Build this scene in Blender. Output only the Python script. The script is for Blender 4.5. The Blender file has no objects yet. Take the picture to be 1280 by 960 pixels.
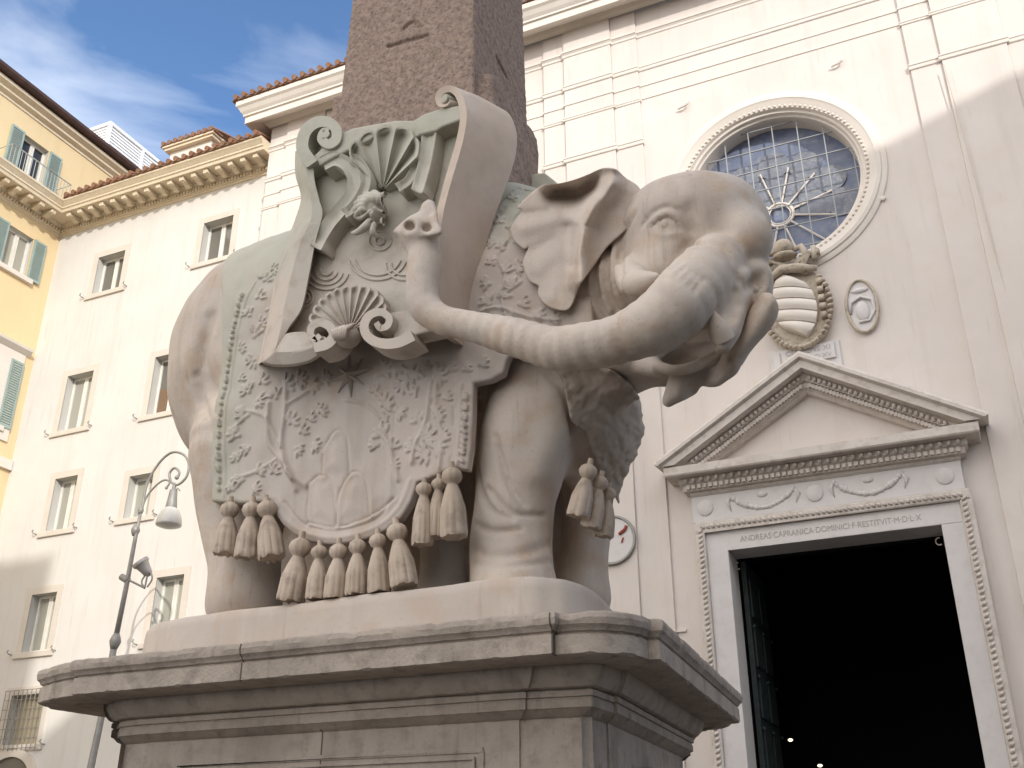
import bpy, bmesh, math, random
import numpy as np
from mathutils import Vector, Matrix, geometry
random.seed(7); RNG = np.random.default_rng(7)
R = math.radians
S = bpy.context.scene
COL = S.collection

# ------------------------------------------------------------------ camera
FPX, TILT, YAW, ROLL = 1302.7, R(25.088), R(24.324), R(-0.077)
cy, sy = math.cos(YAW), math.sin(YAW)
FW = np.array([-sy*math.cos(TILT), cy*math.cos(TILT), math.sin(TILT)])
_rt = np.array([cy, sy, 0.0]); _up = np.cross(_rt, FW)
RT = math.cos(ROLL)*_rt + math.sin(ROLL)*_up
UP = -math.sin(ROLL)*_rt + math.cos(ROLL)*_up
EYE = np.array([0.0, 0.0, 1.6])
cam = bpy.data.cameras.new('camera'); cam_ob = bpy.data.objects.new('camera', cam)
COL.objects.link(cam_ob)
cam.sensor_fit = 'HORIZONTAL'; cam.sensor_width = 36; cam.lens = 36*FPX/1280
cam.clip_start = 0.05; cam.clip_end = 2000
M = Matrix.Identity(4)
for i in range(3):
    M[i][0], M[i][1], M[i][2], M[i][3] = RT[i], UP[i], -FW[i], EYE[i]
cam_ob.matrix_world = M
S.camera = cam_ob

def ray(x, y):
    return FW + RT*((x-640)/FPX) - UP*((y-480)/FPX)
def at(x, y, Y=None, X=None, Z=None):
    """world point seen at photo pixel (x, y) on the plane Y=, X= or Z="""
    d = ray(x, y)
    k = (Y-EYE[1])/d[1] if Y is not None else (X-EYE[0])/d[0] if X is not None else (Z-EYE[2])/d[2]
    return EYE + k*d
def ppm(x, y, Y):
    """photo pixels per metre at that point"""
    return FPX/float((at(x, y, Y)-EYE) @ FW)

# ------------------------------------------------------------------ light
SUN_T = np.array([-0.9, 1.0, -0.6])            # direction the sunlight travels
sun = bpy.data.lights.new('sun', 'SUN'); sun.energy = 2.0; sun.angle = R(0.5); sun.color = (1.0, 0.96, 0.89)
sun_ob = bpy.data.objects.new('sun', sun); COL.objects.link(sun_ob)
sun_ob.rotation_euler = Vector(SUN_T).to_track_quat('-Z', 'Y').to_euler()
W = bpy.data.worlds.new('World'); S.world = W; W.use_nodes = True
nt = W.node_tree; nt.nodes.clear()
out = nt.nodes.new('ShaderNodeOutputWorld'); bg = nt.nodes.new('ShaderNodeBackground')
sky = nt.nodes.new('ShaderNodeTexSky'); sky.sky_type = 'NISHITA'; sky.sun_disc = False
sky.sun_elevation = math.atan2(0.6, math.hypot(0.9, 1.0))
sky.sun_rotation = math.atan2(0.9, -1.0)       # clockwise from +Y, towards (0.9, -1)
sky.air_density = 1.0; sky.dust_density = 0.15; sky.ozone_density = 4.5
tc = nt.nodes.new('ShaderNodeTexCoord')
mp = nt.nodes.new('ShaderNodeMapping'); mp.inputs['Scale'].default_value = (1.0, 1.6, 3.2); mp.inputs['Rotation'].default_value = (0, 0.5, 0.3)
n1 = nt.nodes.new('ShaderNodeTexNoise'); n1.inputs['Scale'].default_value = 2.1; n1.inputs['Detail'].default_value = 9; n1.inputs['Roughness'].default_value = 0.52; n1.inputs['Distortion'].default_value = 0.4
cr = nt.nodes.new('ShaderNodeValToRGB'); cr.color_ramp.elements[0].position = 0.48; cr.color_ramp.elements[1].position = 0.90
cr.color_ramp.elements[0].color = (0, 0, 0, 1); cr.color_ramp.elements[1].color = (0.9, 0.9, 0.9, 1)
mx = nt.nodes.new('ShaderNodeMixRGB'); mx.inputs[2].default_value = (6.2, 6.5, 7.0, 1)
nt.links.new(tc.outputs['Generated'], mp.inputs['Vector']); nt.links.new(mp.outputs[0], n1.inputs['Vector'])
sep = nt.nodes.new('ShaderNodeSeparateXYZ'); nt.links.new(tc.outputs['Generated'], sep.inputs[0])
bk = nt.nodes.new('ShaderNodeMapRange'); bk.inputs['From Min'].default_value = 0.25; bk.inputs['From Max'].default_value = -0.55; bk.inputs['To Max'].default_value = 0.46
nt.links.new(sep.outputs['Y'], bk.inputs['Value'])
ad = nt.nodes.new('ShaderNodeMath'); ad.operation = 'ADD'; nt.links.new(n1.outputs['Fac'], ad.inputs[0]); nt.links.new(bk.outputs[0], ad.inputs[1])
nt.links.new(ad.outputs[0], cr.inputs[0]); nt.links.new(cr.outputs[0], mx.inputs[0])
ccol = nt.nodes.new('ShaderNodeMixRGB'); ccol.inputs[1].default_value = (7.4, 7.7, 8.1, 1); ccol.inputs[2].default_value = (11.5, 11.1, 10.7, 1)   # thin veil in front, brighter unseen cloud added behind the viewer to fill the shade
bk2 = nt.nodes.new('ShaderNodeMapRange'); bk2.inputs['From Min'].default_value = 0.2; bk2.inputs['From Max'].default_value = -0.4
nt.links.new(sep.outputs['Y'], bk2.inputs['Value']); nt.links.new(bk2.outputs[0], ccol.inputs[0]); nt.links.new(ccol.outputs[0], mx.inputs[2])
nt.links.new(sky.outputs[0], mx.inputs[1]); nt.links.new(mx.outputs[0], bg.inputs[0])
bg.inputs[1].default_value = 0.15
nt.links.new(bg.outputs[0], out.inputs[0])
S.view_settings.view_transform = 'Standard'; S.view_settings.look = 'None'
S.view_settings.exposure = 0.57; S.view_settings.gamma = 1.0
S.render.engine = 'CYCLES'
S.cycles.max_bounces = 6; S.cycles.diffuse_bounces = 4

# ------------------------------------------------------------------ helpers
def tag(o, label=None, cat=None, group=None, kind=None):
    if label: o['label'] = label
    if cat: o['category'] = cat
    if group: o['group'] = group
    if kind: o['kind'] = kind
    return o
def empty(name, loc, label, cat, group=None):
    o = bpy.data.objects.new(name, None); COL.objects.link(o); o.location = loc
    o.empty_display_size = 0.2
    o.matrix_basis = Matrix.Translation(Vector(loc))
    return tag(o, label, cat, group)
def link(name, me, mat, parent=None, smooth=False):
    o = bpy.data.objects.new(name, me); COL.objects.link(o)
    me.materials.append(mat)
    if smooth:
        me.polygons.foreach_set('use_smooth', [True]*len(me.polygons))
    if parent is not None:
        o.parent = parent
        p = parent; off = Vector((0, 0, 0))
        while p is not None:
            off += Vector(p.location); p = p.parent
        me.transform(Matrix.Translation(-off))
    return o
class MB:
    """collects shapes in world coordinates and builds ONE mesh object"""
    def __init__(s): s.v = []; s.f = []
    def add(s, v, f):
        b = len(s.v); s.v += [tuple(map(float, p)) for p in v]; s.f += [tuple(i+b for i in q) for q in f]; return s
    def box(s, x0, x1, y0, y1, z0, z1):
        v = [(x, y, z) for x in (x0, x1) for y in (y0, y1) for z in (z0, z1)]
        return s.add(v, [(0,1,3,2),(4,6,7,5),(0,4,5,1),(2,3,7,6),(0,2,6,4),(1,5,7,3)])
    def prism(s, poly, axis, a0, a1):
        """poly in the two other axes (order x,y / x,z / y,z), extruded along axis"""
        n = len(poly)
        def mk(p, a):
            return (a, p[0], p[1]) if axis == 'x' else (p[0], a, p[1]) if axis == 'y' else (p[0], p[1], a)
        v = [mk(p, a0) for p in poly] + [mk(p, a1) for p in poly]
        f = [(i, (i+1) % n, n+(i+1) % n, n+i) for i in range(n)]
        tris = geometry.tessellate_polygon([[Vector((p[0], p[1], 0)) for p in poly]])
        for t in tris:
            f.append(tuple(t)); f.append(tuple(n+i for i in reversed(t)))
        return s.add(v, f)
    def tube(s, pts, rad, n=10, cap=True):
        pts = [np.array(p, float) for p in pts]
        rad = [rad]*len(pts) if np.isscalar(rad) else rad
        prev = None; V = []; m = len(pts)
        for i, p in enumerate(pts):
            t = pts[min(i+1, m-1)]-pts[max(i-1, 0)]; t /= np.linalg.norm(t)+1e-9
            if prev is None:
                a = np.cross(t, [0, 0, 1.0])
                if np.linalg.norm(a) < 0.1: a = np.cross(t, [0, 1.0, 0])
            else:
                a = prev-t*(prev @ t)
            a /= np.linalg.norm(a); prev = a; b = np.cross(t, a)
            for k in range(n):
                q = 2*math.pi*k/n
                V.append(p+rad[i]*(math.cos(q)*a+math.sin(q)*b))
        F = [(i*n+k, i*n+(k+1) % n, (i+1)*n+(k+1) % n, (i+1)*n+k) for i in range(m-1) for k in range(n)]
        if cap:
            F.append(tuple(range(n-1, -1, -1))); F.append(tuple((m-1)*n+k for k in range(n)))
        return s.add(V, F)
    def lathe(s, prof, c, axis='z', n=24, arc=None):
        """prof list of (radius, height) about a point c"""
        V = []; m = len(prof)
        for (r, h) in prof:
            for k in range(n):
                q = 2*math.pi*k/n
                a, b = r*math.cos(q), r*math.sin(q)
                V.append((c[0]+a, c[1]+b, c[2]+h) if axis == 'z' else (c[0]+a, c[1]+h, c[2]+b))
        F = [(i*n+k, i*n+(k+1) % n, (i+1)*n+(k+1) % n, (i+1)*n+k) for i in range(m-1) for k in range(n)]
        return s.add(V, F)
    def loft(s, rings, close=True, cap=True):
        n = len(rings[0]); V = [p for r in rings for p in r]
        F = [(i*n+k, i*n+(k+1) % n, (i+1)*n+(k+1) % n, (i+1)*n+k) for i in range(len(rings)-1) for k in range(n if close else n-1)]
        if cap and close:
            F.append(tuple(range(n-1, -1, -1))); F.append(tuple((len(rings)-1)*n+k for k in range(n)))
        return s.add(V, F)
    def blob(s, c, r, n=10, m=7):
        V = []; r = (r, r, r) if np.isscalar(r) else r
        for i in range(m+1):
            th = math.pi*i/m
            for k in range(n):
                q = 2*math.pi*k/n
                V.append((c[0]+r[0]*math.sin(th)*math.cos(q), c[1]+r[1]*math.sin(th)*math.sin(q), c[2]+r[2]*math.cos(th)))
        F = [(i*n+k, i*n+(k+1) % n, (i+1)*n+(k+1) % n, (i+1)*n+k) for i in range(m) for k in range(n)]
        return s.add(V, F)
    def build(s, name, mat, parent=None, smooth=False, bevel=0, auto=None):
        me = bpy.data.meshes.new(name); me.from_pydata(s.v, [], s.f)
        bm = bmesh.new(); bm.from_mesh(me)
        bmesh.ops.remove_doubles(bm, verts=bm.verts, dist=1e-5)
        bmesh.ops.recalc_face_normals(bm, faces=bm.faces)
        bm.to_mesh(me); bm.free()
        o = link(name, me, mat, parent, smooth)
        if auto:
            me.polygons.foreach_set('use_smooth', [True]*len(me.polygons))
            bm = bmesh.new(); bm.from_mesh(me)
            for e in bm.edges:
                if len(e.link_faces) == 2 and e.calc_face_angle(0) > R(auto): e.smooth = False
            bm.to_mesh(me); bm.free()
        if bevel:
            b = o.modifiers.new('bevel', 'BEVEL'); b.width = bevel; b.segments = 2; b.limit_method = 'ANGLE'; b.angle_limit = R(40)
        return o

# ------------------------------------------------------------------ materials
def mat(name, col, rough=0.85, var=None, vscale=1.5, spots=None, sscale=9, bump=0.15, bscale=30, bdist=0.01, metal=0, spec=0.3, streak=None, coarse=0, drip=None, pits=None):
    """col base; var second colour mixed by large noise; spots third colour by finer noise; streak = colour of vertical rain streaks"""
    m = bpy.data.materials.new(name); m.use_nodes = True
    t = m.node_tree; b = t.nodes['Principled BSDF']; N = t.nodes.new; L = t.links.new
    b.inputs['Roughness'].default_value = rough; b.inputs['Metallic'].default_value = metal
    b.inputs['Specular IOR Level'].default_value = spec
    geo = N('ShaderNodeNewGeometry'); cur = None
    rgb = N('ShaderNodeRGB'); rgb.outputs[0].default_value = (*col, 1); cur = rgb.outputs[0]
    def layer(c, scale, lo, hi, detail=6, vec=None, amt=1.0):
        nonlocal cur
        n = N('ShaderNodeTexNoise'); n.inputs['Scale'].default_value = scale; n.inputs['Detail'].default_value = detail
        n.inputs['Roughness'].default_value = 0.6
        L(vec if vec else geo.outputs['Position'], n.inputs['Vector'])
        r = N('ShaderNodeMapRange'); r.inputs['From Min'].default_value = lo; r.inputs['From Max'].default_value = hi
        r.inputs['To Max'].default_value = amt
        L(n.outputs['Fac'], r.inputs['Value'])
        x = N('ShaderNodeMixRGB'); x.inputs[2].default_value = (*c, 1)
        L(r.outputs[0], x.inputs[0]); L(cur, x.inputs[1]); cur = x.outputs[0]
    if var: layer(var, vscale, 0.35, 0.68)
    if streak:
        mpn = N('ShaderNodeMapping'); mpn.inputs['Scale'].default_value = (2.6, 2.6, 0.16)
        L(geo.outputs['Position'], mpn.inputs['Vector']); layer(streak, 1.0, 0.52, 0.80, 5, mpn.outputs[0], 0.8)
    if spots: layer(spots, sscale, 0.50, 0.72, 8)
    if drip:                                             # narrow dark rain runs
        mpd = N('ShaderNodeMapping'); mpd.inputs['Scale'].default_value = (8.5, 8.5, 0.55)
        L(geo.outputs['Position'], mpd.inputs['Vector']); layer(drip, 1.0, 0.60, 0.76, 7, mpd.outputs[0], 0.6)
    if pits: layer(pits, 34, 0.62, 0.74, 3, None, 0.6)   # pitting and lichen flecks
    L(cur, b.inputs['Base Color'])
    if bump:
        n = N('ShaderNodeTexNoise'); n.inputs['Scale'].default_value = bscale; n.inputs['Detail'].default_value = 7; n.inputs['Roughness'].default_value = 0.6
        L(geo.outputs['Position'], n.inputs['Vector'])
        bp = N('ShaderNodeBump'); bp.inputs['Strength'].default_value = bump; bp.inputs['Distance'].default_value = bdist
        hgt = n.outputs['Fac']
        if coarse:
            n2 = N('ShaderNodeTexNoise'); n2.inputs['Scale'].default_value = coarse; n2.inputs['Detail'].default_value = 4
            L(geo.outputs['Position'], n2.inputs['Vector'])
            mm = N('ShaderNodeMath'); mm.operation = 'MULTIPLY_ADD'; mm.inputs[1].default_value = 2.5; L(n2.outputs['Fac'], mm.inputs[0]); L(hgt, mm.inputs[2]); hgt = mm.outputs[0]
        L(hgt, bp.inputs['Height']); L(bp.outputs[0], b.inputs['Normal'])
    return m
def emis(name, col, st):
    m = bpy.data.materials.new(name); m.use_nodes = True; t = m.node_tree; t.nodes.clear()
    e = t.nodes.new('ShaderNodeEmission'); e.inputs[0].default_value = (*col, 1); e.inputs[1].default_value = st
    o = t.nodes.new('ShaderNodeOutputMaterial'); t.links.new(e.outputs[0], o.inputs[0]); return m
M_CHURCH = mat('church_plaster', (0.69, 0.63, 0.59), 0.9, (0.63, 0.57, 0.53), 0.45, (0.65, 0.58, 0.525), 1.7, 0.12, 22, 0.008, streak=(0.575, 0.515, 0.47), drip=(0.50, 0.44, 0.395))
M_CHTRIM = mat('church_trim', (0.72, 0.66, 0.60), 0.85, (0.66, 0.60, 0.54), 1.3, None, 1, 0.12, 30, 0.006)
M_CONV = mat('convent_plaster', (0.68, 0.655, 0.62), 0.9, (0.635, 0.605, 0.57), 0.6, None, 1, 0.10, 20, 0.006, streak=(0.57, 0.535, 0.49), drip=(0.50, 0.46, 0.41))
M_CONVTRIM = mat('convent_trim', (0.72, 0.62, 0.47), 0.85, (0.66, 0.55, 0.40), 2.5, (0.60, 0.50, 0.37), 12, 0.15, 35, 0.006)
M_SURR = mat('window_surround_stone', (0.64, 0.585, 0.52), 0.85, (0.60, 0.54, 0.47), 2.0, None, 1, 0.1, 35, 0.005)
M_YEL = mat('yellow_plaster', (0.74, 0.59, 0.36), 0.9, (0.71, 0.555, 0.33), 0.7, None, 1, 0.1, 22, 0.006, streak=(0.67, 0.52, 0.31))
M_REVEAL = mat('window_reveal', (0.54, 0.53, 0.50), 0.9)
M_WHITE = mat('white_paint', (0.78, 0.76, 0.70), 0.5, (0.70, 0.67, 0.61), 3.0, bump=0.05)
M_SHUT = mat('shutter_paint', (0.34, 0.42, 0.39), 0.55, (0.28, 0.36, 0.34), 4.0, bump=0.05)
M_TILE = mat('terracotta', (0.30, 0.15, 0.09), 0.9, (0.20, 0.12, 0.08), 3.0, (0.34, 0.24, 0.17), 6, 0.3, 30, 0.01)
M_GUTTER = mat('dark_gutter', (0.06, 0.035, 0.03), 0.6, (0.09, 0.05, 0.04), 3.0)
M_LOUVRE = mat('white_louvre', (0.78, 0.78, 0.78), 0.5, bump=0.03)
M_IRON = mat('painted_iron', (0.25, 0.24, 0.225), 0.5, (0.31, 0.30, 0.28), 8.0, bump=0.1, metal=0.3)
M_OLDMARBLE = mat('portal_marble', (0.63, 0.575, 0.53), 0.7, (0.56, 0.505, 0.46), 2.2, (0.46, 0.40, 0.35), 7, 0.15, 40, 0.006, streak=(0.51, 0.455, 0.41))
M_DOORJAMB = mat('door_jamb_marble', (0.64, 0.61, 0.60), 0.6, (0.60, 0.57, 0.56), 1.6, (0.57, 0.535, 0.52), 5, 0.08, 40, 0.004)
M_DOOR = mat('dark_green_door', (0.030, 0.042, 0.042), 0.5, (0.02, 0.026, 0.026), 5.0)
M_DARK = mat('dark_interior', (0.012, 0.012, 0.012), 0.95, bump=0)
M_LETTER = mat('cut_letters', (0.40, 0.36, 0.33), 0.9, bump=0)
M_ARMS = mat('arms_stone', (0.54, 0.47, 0.39), 0.85, (0.44, 0.375, 0.30), 3.5, (0.24, 0.20, 0.15), 10, 0.25, 40, 0.01)
M_GROUND = mat('cobblestones', (0.085, 0.08, 0.075), 0.85, (0.06, 0.057, 0.055), 1.2, None, 1, 0.4, 12, 0.02)
M_BEHIND = mat('ochre_plaster', (0.50, 0.36, 0.22), 0.9, (0.44, 0.31, 0.19), 0.6)
def glass(name, col, rough=0.06):
    m = mat(name, col, rough, bump=0, spec=0.6); return m
M_PANE = glass('window_pane', (0.16, 0.15, 0.13)); M_PANE2 = glass('curtained_pane', (0.36, 0.35, 0.30))
M_DPANE = glass('dark_pane', (0.035, 0.035, 0.04))
M_ROSEGL = mat('leaded_glass', (0.19, 0.22, 0.31), 0.3, (0.13, 0.155, 0.24), 2.6, (0.25, 0.26, 0.29), 5, 0.2, 25, 0.006, spec=0.3)
M_ROSEGREY = mat('painted_glass', (0.22, 0.23, 0.27), 0.45, (0.15, 0.17, 0.22), 5, (0.30, 0.30, 0.31), 11, 0.3, 30, 0.01)

# ------------------------------------------------------------------ ground
g = MB(); g.add([(-400, -400, 0), (400, -400, 0), (400, 400, 0), (-400, 400, 0)], [(0, 1, 2, 3)])
tag(g.build('ground', M_GROUND), kind='structure')

# ------------------------------------------------------------------ church
YC = 20.0
church = empty('church', (-2.45, YC, 0), 'tall cream plaster church facade with round rose window and pedimented dark doorway', 'church')
CX0, CX1, CH = -16.93, 16.0, 21.95
RX, RZ, RRI, RRO = -2.63, 15.61, 1.89, 2.42
DX0, DX1, DZ1 = -4.33, -0.41, 7.31
SECT = [(CX0, -16.3, .055), (-16.3, -15.0, .11), (-15.0, -14.35, .055), (-14.35, -8.1, 0), (-8.1, -7.5, .055), (-7.5, -6.2, .11), (-6.2, -5.52, .055),
        (-5.52, .65, 0), (.65, 1.3, .055), (1.3, 2.6, .11), (2.6, 3.28, .055), (3.28, 9.4, 0), (9.4, 10.0, .055), (10.0, 11.3, .11), (11.3, 11.9, .055), (11.9, CX1, 0)]
def holed(outer, holes, Y):
    loops = [outer]+holes; flat = [p for l in loops for p in l]
    t = geometry.tessellate_polygon([[Vector((p[0], p[1], 0)) for p in l] for l in loops])
    return [(p[0], Y, p[1]) for p in flat], [tuple(q) for q in t]
NR = 96
circ = [(RX+2.3*math.cos(2*math.pi*k/NR), RZ+2.3*math.sin(2*math.pi*k/NR)) for k in range(NR)]
b = MB()
v, f = holed([(CX0, 0), (DX0, 0), (DX0, DZ1), (DX1, DZ1), (DX1, 0), (CX1, 0), (CX1, CH), (CX0, CH)], [circ], YC)
b.add(v, f)
b.add([(CX0, YC, 0), (CX0, YC+30, 0), (CX0, YC+30, CH), (CX0, YC, CH)], [(0, 1, 2, 3)])
b.add([(CX1, YC, 0), (CX1, YC+30, 0), (CX1, YC+30, CH), (CX1, YC, CH)], [(0, 1, 2, 3)])
b.add([(CX0, YC+30, 0), (CX1, YC+30, 0), (CX1, YC+30, CH), (CX0, YC+30, CH)], [(0, 1, 2, 3)])
b.add([(CX0, YC, CH), (CX1, YC, CH), (CX1, YC+30, CH), (CX0, YC+30, CH)], [(0, 1, 2, 3)])
b.build('wall', M_CHURCH, church)
for (x0, x1, pr) in SECT:                       # layered pilasters, one mesh per pier
    pass
for grp in (SECT[0:3], SECT[4:7], SECT[8:11], SECT[12:15]):
    b = MB()
    for (x0, x1, pr) in grp: b.box(x0, x1, YC-pr, YC+.002, 0, CH-.01)
    b.build('pilaster', M_CHURCH, church, bevel=.012)
# entablature mouldings that break round the piers
def course(b, prof, sects, z, ext=0.0):
    for (x0, x1, pr) in sects:
        b.prism([(YC-pr-.58*y, z+h) for (y, h) in prof]+[(YC+.01, z+prof[-1][1]), (YC+.01, z+prof[0][1])], 'x', x0-ext*pr, x1+ext*pr)
ARCH = [(.02, 0), (.04, .02), (.04, .07), (.09, .12), (.12, .13), (.12, .19), (0.02, .2)]
THIN = [(.0, 0), (.035, .015), (.035, .05), (0, .055)]
BAND = [(0, 0), (.03, .01), (.05, .03), (.05, .10), (.08, .12), (.08, .15), (0, .16)]
b = MB()
course(b, ARCH, SECT, 20.97, .3); b.build('moulding', M_CHTRIM, church)
b = MB(); course(b, BAND, SECT, 19.87, .3); b.build('moulding', M_CHTRIM, church)
b = MB(); course(b, THIN, SECT, 19.38, .3); b.build('moulding', M_CHTRIM, church)
b = MB(); course(b, THIN, SECT, 18.97, .3); course(b, [(y*.7, h*.6) for y, h in BAND], [q for q in SECT if q[2] > 0], 18.90, .5)
b.build('moulding', M_CHTRIM, church)
for grp in (SECT[0:3], SECT[4:7], SECT[8:12]):
    b = MB(); course(b, BAND, grp, 17.60, .5); b.build('capital_band', M_CHTRIM, church)
# crowning cornice with a left return
CP = [(0.0, 21.86), (.10, 21.90), (.16, 22.0), (.50, 21.80), (.55, 21.80), (.55, 22.02), (.60, 22.04), (.60, 22.10), (.66, 22.18), (.72, 22.30), (.78, 22.36), (.78, 22.52), (.0, 22.56)]
b = MB()
ring = []
for (x, s) in ((CX0, 1), (CX1, 0)):
    ring.append([(x-s*o, YC-o-.1, z) for (o, z) in CP])
back = [(CX0-o, YC+12, z) for (o, z) in CP]
b.loft([back, ring[0], ring[1]], close=True, cap=True)
b.build('cornice', M_CHTRIM, church)
def tiles(b, x0, x1, y, z, slope=.30, length=3.0, step=.30, r=.085):
    n = int((x1-x0)/step)
    for i in range(n+1):
        x = x0+(i+.5)*(x1-x0)/(n+1); j = random.uniform(-.02, .02)
        b.tube([(x, y+j, z+.03), (x, y+length, z+.03+length*slope)], r, 8)
        b.box(x-.15, x+.15, y+.06+j, y+.5, z-.05, z-.012)
    b.add([(x0, y+.06, z), (x1, y+.06, z), (x1, y+length, z+length*slope), (x0, y+length, z+length*slope)], [(0, 1, 2, 3)])
b = MB(); tiles(b, CX0-.9, CX1, YC-.98, 22.60, length=8)
b.build('roof', M_TILE, church)
# rose window
rose = MB()
prof = [(2.47, .0), (2.47, -.03), (2.43, -.05), (2.36, -.05), (2.34, -.085), (2.26, -.095), (2.22, -.065), (2.14, -.06), (2.10, -.03), (2.03, -.02), (2.0, .05), (1.95, .06), (1.93, .14), (1.89, .16), (1.89, .62)]
rose.lathe(prof, (RX, YC, RZ), 'y', 96)
rw = rose.build('rose_window', M_CHTRIM, church, auto=35)
b = MB()
for k in range(110):
    q = 2*math.pi*k/110; rr = 2.07; x, z = RX+rr*math.cos(q), RZ+rr*math.sin(q)
    b.blob((x, YC-.035, z), (.034, .035, .034), 6, 4)
b.build('bead_course', M_CHTRIM, rw)
b = MB(); b.lathe([(1.95, .60), (1.2, .61), (.5, .612), (.002, .613)], (RX, YC, RZ), 'y', 64); b.build('glass', M_ROSEGL, rw)
HX, HZ = RX+.02, RZ-.52
b = MB()
def ringtube(b, cx, y, cz, r, t, n=40):
    b.tube([(cx+r*math.cos(2*math.pi*k/n), y, cz+r*math.sin(2*math.pi*k/n)) for k in range(n+1)], t, 6, cap=False)
ringtube(b, HX, YC+.53, HZ, .30, .035); ringtube(b, HX, YC+.53, HZ, .24, .015)
for k in range(12):
    q = 2*math.pi*(k+.5)/12
    d = 1.25 if HZ+1.3*math.sin(q) > RZ-1.7 else .95
    b.tube([(HX+.3*math.cos(q), YC+.53, HZ+.3*math.sin(q)), (HX+d*math.cos(q), YC+.53, HZ+d*math.sin(q))], .022, 6)
b.build('tracery', M_CHTRIM, rw)
b = MB()
for k in range(12):
    q = 2*math.pi*k/12; d = 1.38
    x, z = HX+d*math.cos(q), HZ+d*math.sin(q)
    if math.hypot(x-RX, z-RZ) < 1.5:
        b.prism([(x+.36*math.cos(a*math.pi/12), z+.36*math.sin(a*math.pi/12)) for a in range(24)], 'y', YC+.565, YC+.585)
        b.prism([(HX+.34*math.cos(q-.2), HZ+.34*math.sin(q-.2)), (HX+1.1*math.cos(q-.22), HZ+1.1*math.sin(q-.22)), (HX+1.1*math.cos(q+.22), HZ+1.1*math.sin(q+.22)), (HX+.34*math.cos(q+.2), HZ+.34*math.sin(q+.2))], 'y', YC+.57, YC+.582)
b.build('painted_light', M_ROSEGREY, rw)
b = MB()
for k in range(-3, 4):
    x = RX+k*.56+.12; h = math.sqrt(max(0.01, 1.88**2-(x-RX)**2))
    b.box(x-.011, x+.011, YC+.30, YC+.335, RZ-h, RZ+h)
for k in range(-3, 4):
    z = RZ+k*.56+.10; h = math.sqrt(max(0.01, 1.88**2-(z-RZ)**2))
    b.box(RX-h, RX+h, YC+.307, YC+.342, z-.010, z+.010)
b.build('glazing_bar', mat('glazing_bars', (.34, .35, .36), .5, bump=0), rw)
# portal
PX0, PX1, PC = -4.95, .09, -2.44
portal_parts = {}
b = MB()                                         # jambs and lintel, stepped
for (x0, x1, z1, pr) in ((DX0-.42, DX0, DZ1, .16), (DX1, DX1+.38, DZ1, .16)): b.box(x0, x1, YC-pr, YC+.6, 0, z1)
b.box(DX0-.42, DX1+.38, YC-.16, YC+.6, DZ1, DZ1+.40)
portal = b.build('portal', M_DOORJAMB, church, bevel=.015)
b = MB()
for (x0, x1) in ((DX0-.62, DX0-.42), (DX1+.38, DX1+.58)): b.box(x0, x1, YC-.24, YC, 0, DZ1+.40)
b.box(DX0-.62, DX1+.58, YC-.24, YC, DZ1+.40, DZ1+.60)
b.build('outer_frame', M_OLDMARBLE, portal, bevel=.03)
b = MB()                                         # twisted rope moulding round the frame
def rope(b, p0, p1, r=.055):
    p0, p1 = np.array(p0), np.array(p1); L = np.linalg.norm(p1-p0); n = int(L/.10); d = (p1-p0)/L
    side = np.array([d[2], 0, -d[0]])
    for i in range(n):
        c = p0+d*(i+.5)*L/n
        b.tube([c-side*r*.7-d*.035+np.array([0, .012, 0]), c+np.array([0, -r*.25, 0]), c+side*r*.7+d*.035+np.array([0, .012, 0])], [.022, .034, .022], 6)
rope(b, (DX0-.50, YC-.245, .1), (DX0-.50, YC-.245, DZ1+.46)); rope(b, (DX1+.46, YC-.245, .1), (DX1+.46, YC-.245, DZ1+.46))
rope(b, (DX0-.5, YC-.245, DZ1+.49), (DX1+.46, YC-.245, DZ1+.49))
b.build('rope_moulding', M_OLDMARBLE, portal, smooth=True)
b = MB(); b.box(PX0-.02, PX1+.02, YC-.20, YC, DZ1+.603, 8.46)
fr = b.build('frieze', M_DOORJAMB, portal, bevel=.01)
for (c, w) in ((-3.55, .62), (-1.55, .62)):          # carved garlands, shields and leaves on the frieze
    b = MB()
    for k in range(26):
        t = -1+2*k/25
        b.blob((c+t*w, YC-.19, 8.36-.30*(1-t*t)), random.uniform(.045, .07), 7, 5)
    for q in (-1, 1): b.tube([(c+q*w, YC-.19, 8.38), (c+q*w*1.12, YC-.21, 8.25), (c+q*w*1.02, YC-.19, 8.05)], [.03, .045, .01], 6)
    b.build('garland', M_DOORJAMB, fr, smooth=True)
    b = MB(); b.blob((c, YC-.19, 8.33), (.12, .05, .07), 8, 6); b.build('carved_head', M_DOORJAMB, fr, smooth=True)
for c in (-4.7, -2.55, -.2):
    b = MB(); b.lathe([(.002, -.04), (.12, -.04), (.16, -.02), (.16, .01)], (c, YC-.2, 8.2), 'y', 16); b.build('carved_disc', M_DOORJAMB, fr, auto=40)
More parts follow.
